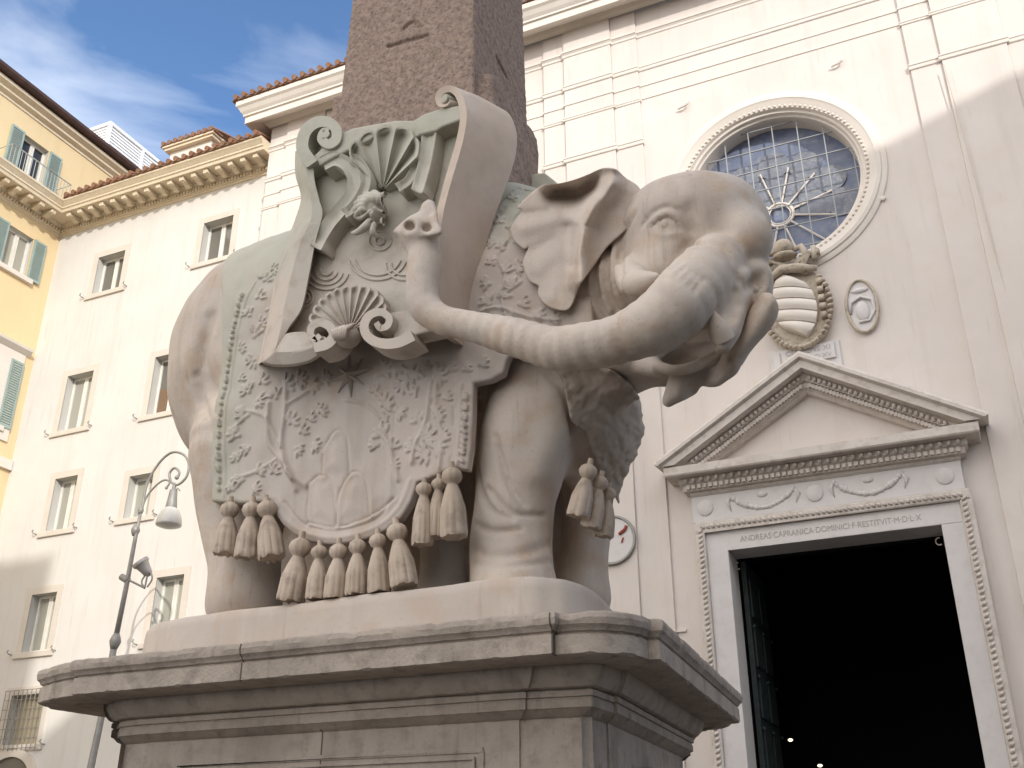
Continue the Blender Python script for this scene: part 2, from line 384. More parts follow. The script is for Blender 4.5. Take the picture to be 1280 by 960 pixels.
# horizontal cornice
b = MB()
LOW = [(.20, 8.463), (.24, 8.50), (.24, 8.545), (.34, 8.55), (.34, 8.66), (.40, 8.70), (.40, 8.80), (.62, 8.81), (.64, 8.84), (.64, 9.0), (.0, 9.03)]
x0, x1 = PX0, PX1
rings = [[(x0-o+.2, YC, z) for (o, z) in LOW+[(0.2, 8.463)]], [(x0-o+.2, YC-o, z) for (o, z) in LOW+[(0.0, 8.463)]], [(x1+o-.2, YC-o, z) for (o, z) in LOW+[(0.0, 8.463)]], [(x1+o-.2, YC, z) for (o, z) in LOW+[(.2, 8.463)]]]
b.loft(rings, cap=False)
ped = b.build('pediment', M_OLDMARBLE, portal)
b = MB()
n = 46
for k in range(n):
    x = x0-.08+(x1-x0+.16)*(k+.5)/n; b.box(x-.036, x+.036, YC-.405, YC-.33, 8.575, 8.655)
for k in range(34):
    x = x0-.12+(x1-x0+.24)*(k+.5)/34; b.blob((x, YC-.43, 8.745), (.045, .05, .05), 6, 5)
b.build('dentil_course', M_OLDMARBLE, ped)
AX, AZ = PC, 10.88                               # pediment apex (outer top)
EX0, EX1, EZ = -5.56, .72, 9.03
b = MB()
RAK = [(.0, 0), (.70, 0), (.74, -.05), (.74, -.12), (.66, -.16), (.66, -.30), (.42, -.32), (.42, -.44), (.34, -.46), (.34, -.55), (.28, -.57), (.24, -.62), (.0, -.62)]
for (ex, s) in ((EX0, 1), (EX1, -1)):
    d = np.array([AX-ex, AZ+.12-EZ]); d /= np.linalg.norm(d); nrm = np.array([-d[1], d[0]])*s
    up = np.array([0, 1.0])
    r0 = [(ex, YC-o, EZ+.08+min(0, h+.10) if False else EZ+.07+h*.0+max(h, -.07)) for (o, h) in RAK]
    # vertical cut at both ends
    k = 1/abs(d[0])
    r0 = [(ex+s*0.0+(s*max(0, (-h*k-.10))/(d[1]/abs(d[0]))), YC-o, max(EZ+.10+h*k, EZ+.005)) for (o, h) in RAK]
    r1 = [(AX, YC-o, AZ+.15+h*k) for (o, h) in RAK]
    b.loft([r0, r1])
b.build('raking_cornice', M_OLDMARBLE, ped)
b = MB()
for (ex, s) in ((EX0, 1), (EX1, -1)):
    L = math.hypot(AX-ex, AZ+.15-EZ-.1); dx, dz = (AX-ex)/L, (AZ+.05-EZ)/L; k = 1/abs(dx)
    for i in range(26):
        t = .22+.76*(i+.5)/26; x, z = ex+(AX-ex)*t, EZ+.10+(AZ+.05-EZ)*t
        b.blob((x, YC-.45, z-.38*k), (.045, .05, .05), 6, 5)
    for i in range(36):
        t = .27+.71*(i+.5)/36; x, z = ex+(AX-ex)*t, EZ+.10+(AZ+.05-EZ)*t
        b.box(x-.032, x+.032, YC-.41, YC-.33, z-.54*k, z-.47*k)
b.build('dentil_course', M_OLDMARBLE, ped)
b = MB(); b.prism([(EX0+.75, EZ), (EX1-.75, EZ), (AX, AZ-.35)], 'y', YC-.10, YC+.001); b.build('tympanum', M_CHURCH, ped)
# open leaf, dark inside, candle glints
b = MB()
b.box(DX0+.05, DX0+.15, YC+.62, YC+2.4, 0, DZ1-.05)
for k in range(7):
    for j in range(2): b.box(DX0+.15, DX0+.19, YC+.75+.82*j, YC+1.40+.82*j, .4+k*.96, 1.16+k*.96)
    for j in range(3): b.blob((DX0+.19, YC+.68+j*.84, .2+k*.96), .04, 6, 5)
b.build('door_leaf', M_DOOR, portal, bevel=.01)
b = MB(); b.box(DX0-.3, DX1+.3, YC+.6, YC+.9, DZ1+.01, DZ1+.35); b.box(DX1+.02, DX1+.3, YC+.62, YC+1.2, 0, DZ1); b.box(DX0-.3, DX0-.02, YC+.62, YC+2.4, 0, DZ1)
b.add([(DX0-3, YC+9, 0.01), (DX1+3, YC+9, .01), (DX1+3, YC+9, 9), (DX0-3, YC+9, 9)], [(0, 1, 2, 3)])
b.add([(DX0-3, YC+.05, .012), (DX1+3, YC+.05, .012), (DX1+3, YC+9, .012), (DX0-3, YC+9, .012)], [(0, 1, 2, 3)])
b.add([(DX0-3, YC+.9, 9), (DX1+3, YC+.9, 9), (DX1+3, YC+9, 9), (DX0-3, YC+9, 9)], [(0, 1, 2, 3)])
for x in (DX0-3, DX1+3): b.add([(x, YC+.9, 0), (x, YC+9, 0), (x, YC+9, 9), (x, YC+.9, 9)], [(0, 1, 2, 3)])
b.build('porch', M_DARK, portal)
for (x, z) in ((DX0+.03, DZ1-.18), (DX1-.10, DZ1-.14)):
    b = MB(); b.tube([(x+.06*math.cos(a), YC+.45, z+.07*math.sin(a)) for a in np.linspace(1.2, 5.4, 9)], .014, 6)
    b.build('iron_hook', M_CHTRIM, portal)
M_FLAME = emis('lamp_glow', (1.0, .85, .5), 3.0)
for (px, py, lab) in ((988, 925, 'small glowing lamp in the dark doorway, upper and left one of two'), (1025, 957, 'small glowing lamp in the dark doorway, lower and right one of two')):
    p = at(px, py, Y=25.5)
    r = empty('hanging_lamp', tuple(p), lab, 'lamp', 'lamps inside the church')
    b = MB(); b.blob(p, (.055, .05, .03), 8, 6); b.build('glowing_bulb', M_FLAME, r)
    b = MB(); b.tube([p+np.array([0, 0, .03]), np.array([p[0], p[1], 8.9])], .008, 5); b.lathe([(.01, .05), (.06, .035), (.07, .03)], p, 'z', 10); b.build('chain', M_DARK, r)
def text_mesh(txt, size, mat_, parent, name, loc, rotx=math.pi/2, width=None, depth=.004):
    cu = bpy.data.curves.new(name, 'FONT'); cu.body = txt; cu.size = size; cu.extrude = depth; cu.align_x = 'CENTER'
    to = bpy.data.objects.new(name, cu); COL.objects.link(to)
    bpy.context.view_layer.update()
    me = bpy.data.meshes.new_from_object(to.evaluated_get(bpy.context.evaluated_depsgraph_get()))
    COL.objects.unlink(to); bpy.data.objects.remove(to)
    if width:
        xs = [v.co.x for v in me.vertices]; k = width/(max(xs)-min(xs)); me.transform(Matrix.Diagonal((k, 1, 1, 1)))
    me.transform(Matrix.Translation(Vector(loc)) @ Matrix.Rotation(rotx, 4, 'X'))
    me.materials.clear()
    return link(name, me, mat_, parent)
text_mesh('ANDREAS·CAPRANICA·DOMINICI·F·RESTITVIT·M·D·L·X', .16, M_LETTER, portal, 'inscription', (-2.40, YC-.163, DZ1+.13), width=3.35)

# ---- things fixed on the church wall
def wall_hook(px, py, lab):
    p = at(px, py, Y=YC-.0)
    b = MB(); x, z = p[0], p[2]
    b.tube([(x-.16, YC-.06, z-.05), (x, YC-.10, z-.04), (x+.09, YC-.10, z+.0), (x+.09, YC-.05, z+.12), (x+.09, YC+.02, z+.14)], .025, 6)
    tag(b.build('wall_hook', M_CHTRIM), lab, 'hook', 'hooks on the church wall')
wall_hook(856, 134, 'small pale iron hook high on the church wall, left above the rose window')
wall_hook(1048, 81, 'small pale iron hook high on the church wall, right above the rose window')
# coat of arms
armc = np.array([-2.42, YC, 12.42])
arms = empty('coat_of_arms', (armc[0], YC, 11.4), 'weathered carved stone coat of arms with oval barred shield, below the rose window', 'coat of arms')
b = MB()
def ell(a, c, n=40): return [(armc[0]+a*math.cos(2*math.pi*k/n), armc[2]-.12+c*math.sin(2*math.pi*k/n)) for k in range(n)]
b.prism(ell(.70, .98), 'y', YC-.12, YC+.005)
b.build('backing', M_ARMS, arms, bevel=.03)
b = MB()
for i in range(5):                                 # convex shield cut into bars
    rings = []
    zc0, zc1 = armc[2]-.75+.27*i, armc[2]-.75+.27*(i+1)-.025
    for z in np.linspace(zc0, zc1, 5):
        tt = (z-(armc[2]-.08))/.72; w = .46*math.sqrt(max(.03, 1-tt*tt)); pr = .20+.05*math.sin((z-zc0)/(zc1-zc0)*math.pi)
        rings.append([(armc[0]-.05+w*q, YC-pr-.10*(1-q*q), z-.10*q) for q in np.linspace(-1, 1, 9)]+[(armc[0]-.05+w, YC-.1, z-.1), (armc[0]-.05-w, YC-.1, z+.1)])
    b.loft(rings)
b.build('shield', M_CHTRIM, arms, auto=50)
b = MB()
for k in range(46):
    q = 2*math.pi*k/46; x, z = armc[0]+.68*math.cos(q), armc[2]-.12+.95*math.sin(q)
    if z < armc[2]+.55: b.blob((x, YC-.17, z), (random.uniform(.05, .075), .09, random.uniform(.045, .06)), 7, 5)
for k in range(5): b.box(armc[0]+.46, armc[0]+.58, YC-.25, YC-.1, armc[2]+.30-.2*k, armc[2]+.42-.2*k)
b.build('wreath', M_ARMS, arms, smooth=True)
b = MB()
b.tube([(armc[0]-.62, YC-.22, armc[2]+.55), (armc[0]-.2, YC-.30, armc[2]+.78), (armc[0]+.15, YC-.3, armc[2]+.72), (armc[0]+.52, YC-.22, armc[2]+.66)], [.05, .10, .11, .06], 8)
b.blob((armc[0]-.10, YC-.3, armc[2]+1.28), (.22, .2, .2), 10, 8); b.blob((armc[0]-.10, YC-.28, armc[2]+1.08), (.28, .2, .08), 10, 6)
for s in (-1, 1):
    b.tube([(armc[0]-.1+s*.15, YC-.25, armc[2]+1.2), (armc[0]-.1+s*.36, YC-.3, armc[2]+1.22), (armc[0]-.1+s*.46, YC-.25, armc[2]+1.0), (armc[0]-.1+s*.34, YC-.22, armc[2]+.82), (armc[0]-.1+s*.44, YC-.2, armc[2]+.66)], [.05, .08, .09, .08, .04], 7)
    b.tube([(armc[0]-s*.3, YC-.2, armc[2]+.6), (armc[0]+.25*s, YC-.25, armc[2]+.95), (armc[0]+.56*s, YC-.22, armc[2]+1.15)], .045, 6)
    b.box(armc[0]+.50*s-.12, armc[0]+.50*s+.12, YC-.28, YC-.15, armc[2]+.98, armc[2]+1.10); b.box(armc[0]+.50*s-.05, armc[0]+.50*s+.05, YC-.282, YC-.152, armc[2]+.88, armc[2]+1.2)
b.build('crest', M_ARMS, arms, smooth=True)
# small oval relief
ox, oz = -1.15, 12.08
orl = empty('oval_relief', (ox, YC, oz-.6), 'small oval marble relief with shield and hat, right of the coat of arms', 'relief')
b = MB(); b.prism([(ox+.31*math.cos(a*math.pi/20), oz+.62*math.sin(a*math.pi/20)) for a in range(40)], 'y', YC-.06, YC+.004); b.build('backing', M_DOORJAMB, orl)
b = MB()
n = 40; b.tube([(ox+.30*math.cos(2*math.pi*k/n), YC-.07, oz+.60*math.sin(2*math.pi*k/n)) for k in range(n+1)], .035, 6, cap=False); b.build('rim', M_ARMS, orl, smooth=True)
b = MB(); b.blob((ox, YC-.06, oz-.12), (.14, .06, .24), 12, 8); b.blob((ox, YC-.06, oz+.36), (.18, .05, .06), 10, 6)
b.tube([(ox-.24, YC-.07, oz-.14), (ox-.20, YC-.09, oz+.1), (ox, YC-.10, oz+.20), (ox+.2, YC-.09, oz+.1), (ox+.24, YC-.07, oz-.14), (ox+.1, YC-.08, oz-.36), (ox-.1, YC-.08, oz-.36)], .03, 6)
b.build('shield', M_DOORJAMB, orl, smooth=True)
# inscription plaque behind the apex
plq = empty('stone_plaque', (-2.4, YC, 10.8), 'pale grey marble plaque with faint letters, behind the pediment apex', 'plaque')
b = MB(); b.box(-3.12, -1.70, YC-.05, YC+.003, 10.75, 11.44); b.build('slab', M_DOORJAMB, plq, bevel=.01)
b = MB(); b.box(-2.86, -1.80, YC-.10, YC-.05, 11.04, 11.40); b.box(-3.05, -2.9, YC-.08, YC-.05, 10.8, 11.36); b.build('panel', M_DOORJAMB, plq, bevel=.01)
text_mesh('CLEMENS·XI', .15, mat('worn_letters', (.42, .40, .41), .9, bump=0), plq, 'inscription', (-2.33, YC-.104, 11.24), width=.9)
text_mesh('P·M·ANNO·XV', .13, bpy.data.materials['worn_letters'], plq, 'inscription', (-2.33, YC-.104, 11.08), width=.9)
# round tablet behind the far leg
b0 = empty('round_tablet', (-6.62, YC-.11, 7.2), 'round pale tablet with a red mark, low on the church wall beside the elephant leg', 'tablet')
b = MB(); b.lathe([(.002, -.05), (.46, -.05), (.50, -.03), (.50, .0)], (-6.72, (YC-.11), 7.80), 'y', 36); b.build('disc', M_DOORJAMB, b0)
b = MB(); ringtube(b, -6.72, (YC-.11)-.05, 7.80, .50, .03); b.build('rim', M_IRON, b0)
b = MB(); b.tube([(-6.55, (YC-.11)-.06, 7.9), (-6.42, (YC-.11)-.07, 7.98), (-6.38, (YC-.11)-.06, 8.06)], .035, 6); b.tube([(-6.50, (YC-.11)-.06, 7.72), (-6.46, (YC-.11)-.06, 7.82)], .02, 5)
b.build('painted_mark', mat('red_paint', (.30, .08, .06), .8, bump=0), b0)
# small knob
p = at(1104, 249, Y=YC); b = MB(); b.lathe([(.002, -.07), (.05, -.06), (.06, -.02), (.06, .01)], p, 'y', 12)
b.build('knob', M_CHTRIM, church)
# low plinth strip on the wall beside the portal
b = MB(); b.box(-5.51, -5.32, YC-.04, YC+.003, 5.83, 5.88); b.build('string_course', M_CHTRIM, church)
b = MB(); b.box(1.9, 6, YC-.3, YC+.003, 0, 6.1); b.build('buttress', M_CHURCH, church)
b = MB(); b.tube([(1.62, YC-.06, 6.25), (1.58, YC-.06, 7.05), (1.55, YC-.06, 10.0), (1.32, YC-.23, 17.4)], .012, 5); b.build('cable', M_SURR, church)

# ------------------------------------------------------------------ convent (white building in the corner)
YV = 20.4
conv = empty('convent', (-21.3, YV, 0), 'white plastered convent wing with plain windows and bracketed cream cornice', 'building')
VX0, VX1 = -25.6, CX0+.02
WIN = [(-23.63, -22.53, 17.95, 19.31, 0), (-19.47, -18.36, 18.03, 19.45, 0), (-23.95, -22.92, 13.37, 15.19, 1), (-20.56, -19.50, 13.29, 15.13, 2),
       (-23.63, -22.77, 10.28, 11.85, 1), (-20.80, -19.95, 10.28, 11.50, 1), (-23.66, -22.74, 6.93, 8.49, 3), (-19.30, -18.40, 6.85, 8.50, 1), (-23.68, -22.53, 4.57, 5.82, 4)]
holes = [[(a, c), (b_, c), (b_, d), (a, d)] for (a, b_, c, d, k) in WIN]
b = MB()
v, f = holed([(VX0, 0), (VX1, 0), (VX1, 21.0), (VX0, 21.0)], holes, YV); b.add(v, f)
b.box(VX0-8, VX1, YV+1.2, YV+14, 0, 21.0)
b.build('wall', M_CONV, conv)
def window(parent, a, b_, c, d, k):
    """window in the wall plane Y=YV with a wide flat surround, sill, casements"""
    D = .34
    m = MB()
    s = .20
    m.prism([(a-s, c), (a-s, d+s), (b_+s, d+s), (b_+s, c), (b_, c), (b_, d), (a, d), (a, c)], 'y', YV-.02, YV+.01)
    w = m.build('window', M_SURR, parent)
    m = MB(); m.box(a-s-.06, b_+s+.06, YV-.06, YV+.01, c-.16, c-.003); m.build('sill', M_SURR, w, bevel=.015)
    m = MB()
    m.add([(a, YV, c), (a, YV+D, c), (a, YV+D, d), (a, YV, d)], [(0, 1, 2, 3)]); m.add([(b_, YV, c), (b_, YV+D, c), (b_, YV+D, d), (b_, YV, d)], [(0, 1, 2, 3)])
    m.add([(a, YV, d), (b_, YV, d), (b_, YV+D, d), (a, YV+D, d)], [(0, 1, 2, 3)]); m.add([(a, YV, c), (b_, YV, c), (b_, YV+D, c), (a, YV+D, c)], [(0, 1, 2, 3)])
    m.build('reveal', M_REVEAL, w)
    y = YV+D-.06; mid = (a+b_)/2
    m = MB(); t = .07
    for (x0, x1) in ((a, mid-.004), (mid+.004, b_)):
        m.box(x0, x0+t, y-.03, y+.03, c, d); m.box(x1-t, x1, y-.03, y+.03, c, d)
        m.box(x0+t, x1-t, y-.028, y+.028, c, c+.09); m.box(x0+t, x1-t, y-.028, y+.028, d-t, d)
    m.build('frame', M_WHITE, w)
    m = MB(); m.box(a+.02, b_-.02, y+.005, y+.015, c+.02, d-.02)
    m.build('pane', (M_PANE, M_PANE2, M_PANE, M_PANE2, M_PANE)[k], w)
    if k == 2:
        m = MB(); m.box(a+.09, mid-.09, y-.012, y+.0, c+.1, c+.9); m.box(mid+.09, b_-.09, y-.012, y+.0, c+.1, c+1.2); m.build('blind', mat('brown_blind', (.20, .13, .08), .8, bump=0), w)
    if k == 4:
        m = MB()
        for i in range(10): x = a-.12+(b_-a+.24)*i/9; m.tube([(x, YV-.12, c-.15), (x, YV-.12, d+.1)], .012, 5)
        for j in range(7): z = c-.1+(d-c+.2)*j/6; m.tube([(a-.14, YV-.12, z), (b_+.14, YV-.12, z)], .010, 5)
        m.build('grille', M_IRON, w)
        m = MB(); m.box(a+.03, b_-.03, y-.05, y-.035, c+.03, d-.03); m.build('blind', mat('tan_blind', (.34, .29, .20), .8, bump=0), w)
    for x in (a-.34, b_+.32):
        m = MB(); m.tube([(x, YV-.0, c-.03), (x, YV-.10, c-.03), (x-.06, YV-.12, c+.03), (x-.02, YV-.12, c+.08)], .016, 5)
        m.build('shutter_catch', M_IRON, w)
    return w
for (a, b_, c, d, k) in WIN: window(conv, a, b_, c, d, k)
m = MB()                                          # arched lunette over the ground floor, only its top shows
n = 24; cxx, czz = -23.2, 3.72
arc = [(cxx+.95*math.cos(math.pi*i/n), czz+.75*math.sin(math.pi*i/n)) for i in range(n+1)]
arc2 = [(cxx+.72*math.cos(math.pi*i/n), czz+.55*math.sin(math.pi*i/n)) for i in range(n, -1, -1)]
m.prism(arc+arc2, 'y', YV-.10, YV+.01)
lun = m.build('door_arch', M_SURR, conv)
m = MB(); m.prism(arc2, 'y', YV-.02, YV+.012); m.build('lunette', M_PANE, lun)
# cornice shared profile, convent and yellow house each get their own
CC = [(0, 20.58), (.05, 20.60), (.05, 20.66), (.10, 20.68), (.10, 20.80), (.16, 20.84), (.22, 20.90), (.22, 20.93), (.72, 20.935), (.74, 21.02), (.78, 21.05), (.78, 21.10), (.86, 21.20), (.90, 21.24), (.90, 21.30), (0, 21.34)]
m = MB(); m.loft([[(VX0+o, YV-o, z) for (o, z) in CC], [(VX1-.02, YV-o, z) for (o, z) in CC]]); vc = m.build('cornice', M_CONVTRIM, conv)
for i in range(18):
    x = VX0+.95+i*.46
    if x < VX1-.2:
        m = MB(); m.prism([(YV-.22, 20.925), (YV-.22, 20.76), (YV-.34, 20.74), (YV-.48, 20.82), (YV-.64, 20.80), (YV-.66, 20.925)], 'x', x-.085, x+.085)
        m.build('modillion', M_CONVTRIM, vc, bevel=.01)
m = MB()
for i in range(75):
    x = VX0+.2+i*.115
    if x < VX1-.05: m.box(x-.035, x+.035, YV-.15, YV-.09, 20.70, 20.79)
m.build('dentil_course', M_CONVTRIM, vc)
m = MB(); tiles(m, VX0+.9, VX1-.03, YV-1.0, 21.36, length=6); m.build('roof', M_TILE, conv)
hut = empty('roof_hut', (-20.2, 22.6, 21.5), 'small cream rooftop hut with its own tiled roof, above the convent cornice', 'roof hut')
hp, hq = at(203, 183, Y=22.3), at(268, 163, Y=22.3)
hx0, hx1, hz = hp[0]+.25, hq[0]-.25, (hp[2]+hq[2])/2
m = MB(); m.box(hx0, hx1, 22.5, 25.5, 21.9, hz-.18); m.build('wall', M_CHTRIM, hut)
m = MB(); m.box(hx0-.15, hx1+.15, 22.33, 25.6, hz-.20, hz-.10); m.box(hx0-.22, hx1+.22, 22.27, 25.6, hz-.098, hz-.03); m.build('eave', M_CONVTRIM, hut)
m = MB(); tiles(m, hx0-.28, hx1+.28, 22.2, hz+.02, length=2.5, step=.28); m.build('roof', M_TILE, hut)

# ------------------------------------------------------------------ yellow house on the left
XY = -25.6
yel = empty('yellow_house', (XY, 14, 0), 'ochre yellow house with grey green shutters and a small railed balcony', 'building')
def hy(y0, y1, z0, z1): return [(y0, z0), (y1, z0), (y1, z1), (y0, z1)]
YW = [(18.49, 19.43, 18.55, 19.95, 0, XY), (18.60, 19.55, 13.6, 15.75, 1, XY)]
m = MB()
def holedX(outer, holes, X):
    loops = [outer]+holes; flat = [p for l in loops for p in l]
    t = geometry.tessellate_polygon([[Vector((p[0], p[1], 0)) for p in l] for l in loops])
    return [(X, p[0], p[1]) for p in flat], [tuple(q) for q in t]
v, f = holedX([(2, 0), (YV, 0), (YV, 21.0), (2, 21.0)], [hy(a, b_, c, d) for (a, b_, c, d, k, x) in YW], XY); m.add(v, f)
m.box(XY-10, XY-1.2, 2, YV+1.1, 0, 21)
XU = XY-.30
UA = (18.47, 19.48, 21.35, 23.55)
v, f = holedX([(2, 21.0), (23.6, 21.0), (23.6, 25.0), (2, 25.0)], [hy(*UA)], XU); m.add(v, f)
m.box(XU-9, XU-1.2, 2, 23.6, 21.02, 25.0)
m.build('wall', M_YEL, yel)
m = MB(); m.loft([[(XY+o, 2, z) for (o, z) in CC], [(XY+o, YV-o, z) for (o, z) in CC]]); yc = m.build('cornice', M_CONVTRIM, yel)
for i in range(14):
    y = YV-.95-i*.46
    m = MB(); m.prism([(XY+.22, 20.925), (XY+.22, 20.76), (XY+.34, 20.74), (XY+.48, 20.82), (XY+.64, 20.80), (XY+.66, 20.925)], 'y', y-.085, y+.085)
    m.build('modillion', M_CONVTRIM, yc, bevel=.01)
m = MB()
for i in range(140):
    y = YV-.2-i*.115
    if y > 3: m.box(XY+.09, XY+.15, y-.035, y+.035, 20.70, 20.79)
m.build('dentil_course', M_CONVTRIM, yc)
m = MB()
EV = [(0, 24.30), (.04, 24.32), (.04, 24.40), (.18, 24.48), (.18, 24.56), (.34, 24.66), (.34, 24.78), (0, 24.80)]
m.loft([[(XU+o, 2, z) for (o, z) in EV], [(XU+o, 23.6, z) for (o, z) in EV]]); m.build('eave_moulding', M_CONVTRIM, yel)
m = MB(); m.loft([[(XU+o, 2, z) for (o, z) in [(0, 24.81), (.50, 24.83), (.56, 24.90), (.56, 25.02), (0, 25.04)]], [(XU+o, 23.6, z) for (o, z) in [(0, 24.81), (.50, 24.83), (.56, 24.90), (.56, 25.02), (0, 25.04)]]]); m.build('gutter', M_GUTTER, yel)
m = MB(); m.add([(XU+.5, 2, 25.03), (XU+.5, 23.6, 25.03), (XU-9, 23.6, 25.25), (XU-9, 2, 25.25)], [(0, 1, 2, 3)]); m.build('roof', M_TILE, yel)
def ywindow(X, a, b_, c, d, hood=False, shut=True, panek=M_PANE2):
    s = .17
    m = MB(); m.prism([(a-s, c), (a-s, d+s), (b_+s, d+s), (b_+s, c), (b_, c), (b_, d), (a, d), (a, c)], 'x', X-.01, X+.03)
    w = m.build('window', M_CHTRIM if hood else M_YEL, yel)
    D = .25
    m = MB()
    for y in (a, b_): m.add([(X, y, c), (X-D, y, c), (X-D, y, d), (X, y, d)], [(0, 1, 2, 3)])
    for z in (c, d): m.add([(X, a, z), (X-D, a, z), (X-D, b_, z), (X, b_, z)], [(0, 1, 2, 3)])
    m.build('reveal', M_REVEAL, w)
    mid = (a+b_)/2; x = X-D+.08; t = .075; m = MB()
    for (y0, y1) in ((a, mid-.004), (mid+.004, b_)):
        m.box(x-.03, x+.03, y0, y0+t, c, d); m.box(x-.03, x+.03, y1-t, y1, c, d); m.box(x-.028, x+.028, y0+t, y1-t, c, c+.12); m.box(x-.028, x+.028, y0+t, y1-t, d-t, d)
    m.build('frame', M_WHITE, w)
    m = MB(); m.box(x-.02, x-.01, a+.02, b_-.02, c+.02, d-.02); m.build('pane', panek, w)
    m = MB(); m.box(X-.01, X+.12, a-.25, b_+.25, c-.16, c-.003); m.build('sill', M_CHTRIM, w, bevel=.01)
    if shut:
        hw = (b_-a)/2
        for (y0, y1) in ((a-.03-hw, a-.03), (b_+.03, b_+.03+hw)):
            m = MB(); n = 26
            m.box(X+.04, X+.09, y0, y0+.06, c-.02, d+.02); m.box(X+.04, X+.09, y1-.06, y1, c-.02, d+.02); m.box(X+.042, X+.088, y0+.06, y1-.06, c-.02, c+.06); m.box(X+.042, X+.088, y0+.06, y1-.06, d-.06, d+.02)
            for i in range(n):
                z = c+.06+(d-c-.12)*(i+.5)/n
                m.prism([(X+.05, z-.02), (X+.085, z-.045), (X+.088, z-.035), (X+.053, z+.03)], 'y', y0+.06, y1-.06)
            m.build('shutter', M_SHUT, w)
    if hood:
        m = MB(); m.prism([(X, d+.30), (X+.05, d+.32), (X+.2, d+.44), (X+.22, d+.52), (X, d+.54)], 'y', a-.5, b_+.62); m.build('hood', M_CHTRIM, w)
        m = MB(); m.box(X-.01, X+.06, a-.42, b_+.5, c-.4, d+.30-.002); m.build('surround', M_CHTRIM, w)
    return w
for (a, b_, c, d, k, x) in YW:
    ywindow(x, a, b_, c, d, hood=(k == 1))
ywindow(XU, *UA, panek=M_DPANE)
m = MB()
yb0, yb1, xb = 17.65, 20.05, XY+.42
m.tube([(XU, yb0, 22.35), (xb, yb0, 22.35), (xb, yb1, 22.35), (XU, yb1, 22.35)], .02, 6)
m.tube([(XU, yb0, 21.42), (xb, yb0, 21.42), (xb, yb1, 21.42), (XU, yb1, 21.42)], .018, 6)
for i in range(19): y = yb0+(yb1-yb0)*i/18; m.tube([(xb, y, 21.36), (xb, y, 22.35)], .012, 5)
m.build('balcony_rail', mat('grey_rail', (.38, .39, .37), .5, bump=0), yel)
m = MB(); m.box(XY-.01, XY+.14, 2, 20.38, 16.30, 16.55) if False else m.box(XY-.002, XY+.10, 2, 18.2, 12.4, 12.7); m.box(XY-.002, XY+.10, 18.2, 20.37, 12.4, 12.7); m.build('string_course', M_CHTRIM, yel)

# white louvred plant screens on the roof behind
def louvre(name, lab, corner, wx, wy, h):
    r = empty(name, (corner[0], corner[1], corner[2]-h), lab, 'louvre screen', 'white louvred roof screens')
    x, y, z = corner
    m = MB()
    m.box(x-wx, x+.0, y-.0, y+.14, z-.14, z); m.box(x-.14, x+.003, y+.14, y+wy, z-.14, z)
    for (px, py) in ((x-.12, y+.003), (x-.12, y+wy-.2), (x-wx, y+.003), (x-.12, y+wy*.5)): m.box(px, px+.118, py, py+.12, z-h, z-.142)
    m.build('frame', M_LOUVRE, r)
    m = MB(); n = int(h/.14)
    for i in range(n):
        zz = z-.145-i*.14
        m.prism([(y+.03, zz-.14), (y+.075, zz-.004), (y+.12, zz-.004), (y+.12, zz-.14)], 'x', x-wx+.1, x-.13)
        m.prism([(x-.03, zz-.14), (x-.075, zz-.004), (x-.12, zz-.004), (x-.12, zz-.14)], 'y', y+.13, y+wy-.1)
    m.build('slats', M_LOUVRE, r)
c1 = at(139, 151, Y=23.4); louvre('louvre_screen', 'white louvred roof screen with two visible posts, between the yellow eave and the roof hut', tuple(c1), 3.0, 3.6, 3.0)
c2 = at(55, 126, Y=21.0); louvre('louvre_screen', 'white louvred roof screen just peeking above the yellow house eave, the left one', tuple(c2), 2.0, 2.2, 2.0)

# ------------------------------------------------------------------ houses across the square (behind the camera, they shade the statue)
def back_house(lab, base, e, nrm, L, Dp, H, mat_):
    base = np.array(base, float); e = np.array(e, float); e /= np.linalg.norm(e); nrm = np.array(nrm, float); nrm /= np.linalg.norm(nrm)
    r = empty('town_house', (base[0], base[1], 0), lab, 'building')
    c = [base, base+e*L, base+e*L+nrm*Dp, base+nrm*Dp]
    m = MB(); v = [(p[0], p[1], 0) for p in c]+[(p[0], p[1], H) for p in c]
    m.add(v, [(0, 1, 2, 3), (4, 5, 6, 7), (0, 1, 5, 4), (1, 2, 6, 5), (2, 3, 7, 6), (3, 0, 4, 7)]); m.build('wall', mat_, r)
    nx = max(2, int(L/3.2)); nz = max(2, int(H/4.2))
    for i in range(nx):
        for j in range(nz):
            p = base+e*(L*(i+.5)/nx); z = 1.6+j*H/nz
            q = [p-e*.55-nrm*.03, p+e*.55-nrm*.03]
            m = MB(); m.add([(q[0][0], q[0][1], z), (q[1][0], q[1][1], z), (q[1][0], q[1][1], z+1.9), (q[0][0], q[0][1], z+1.9), (q[0][0]+nrm[0]*.04, q[0][1]+nrm[1]*.04, z), (q[1][0]+nrm[0]*.04, q[1][1]+nrm[1]*.04, z), (q[1][0]+nrm[0]*.04, q[1][1]+nrm[1]*.04, z+1.9), (q[0][0]+nrm[0]*.04, q[0][1]+nrm[1]*.04, z+1.9)],
                            [(0, 1, 2, 3), (4, 5, 6, 7), (0, 1, 5, 4), (2, 3, 7, 6), (1, 2, 6, 5), (0, 3, 7, 4)]); m.build('window', M_DPANE, r)
    return r
back_house('tall ochre house across the square, standing obliquely behind the viewer', (17.8, -12.0), (.975, 1.0), (1.0, -.975), 18.5, 12, 31.6, M_BEHIND)
back_house('lower cream house across the square, facing the church from behind the viewer', (11.7, -14.0), (1, 0), (0, -1), 9.0, 9, 27.4, M_CONV)

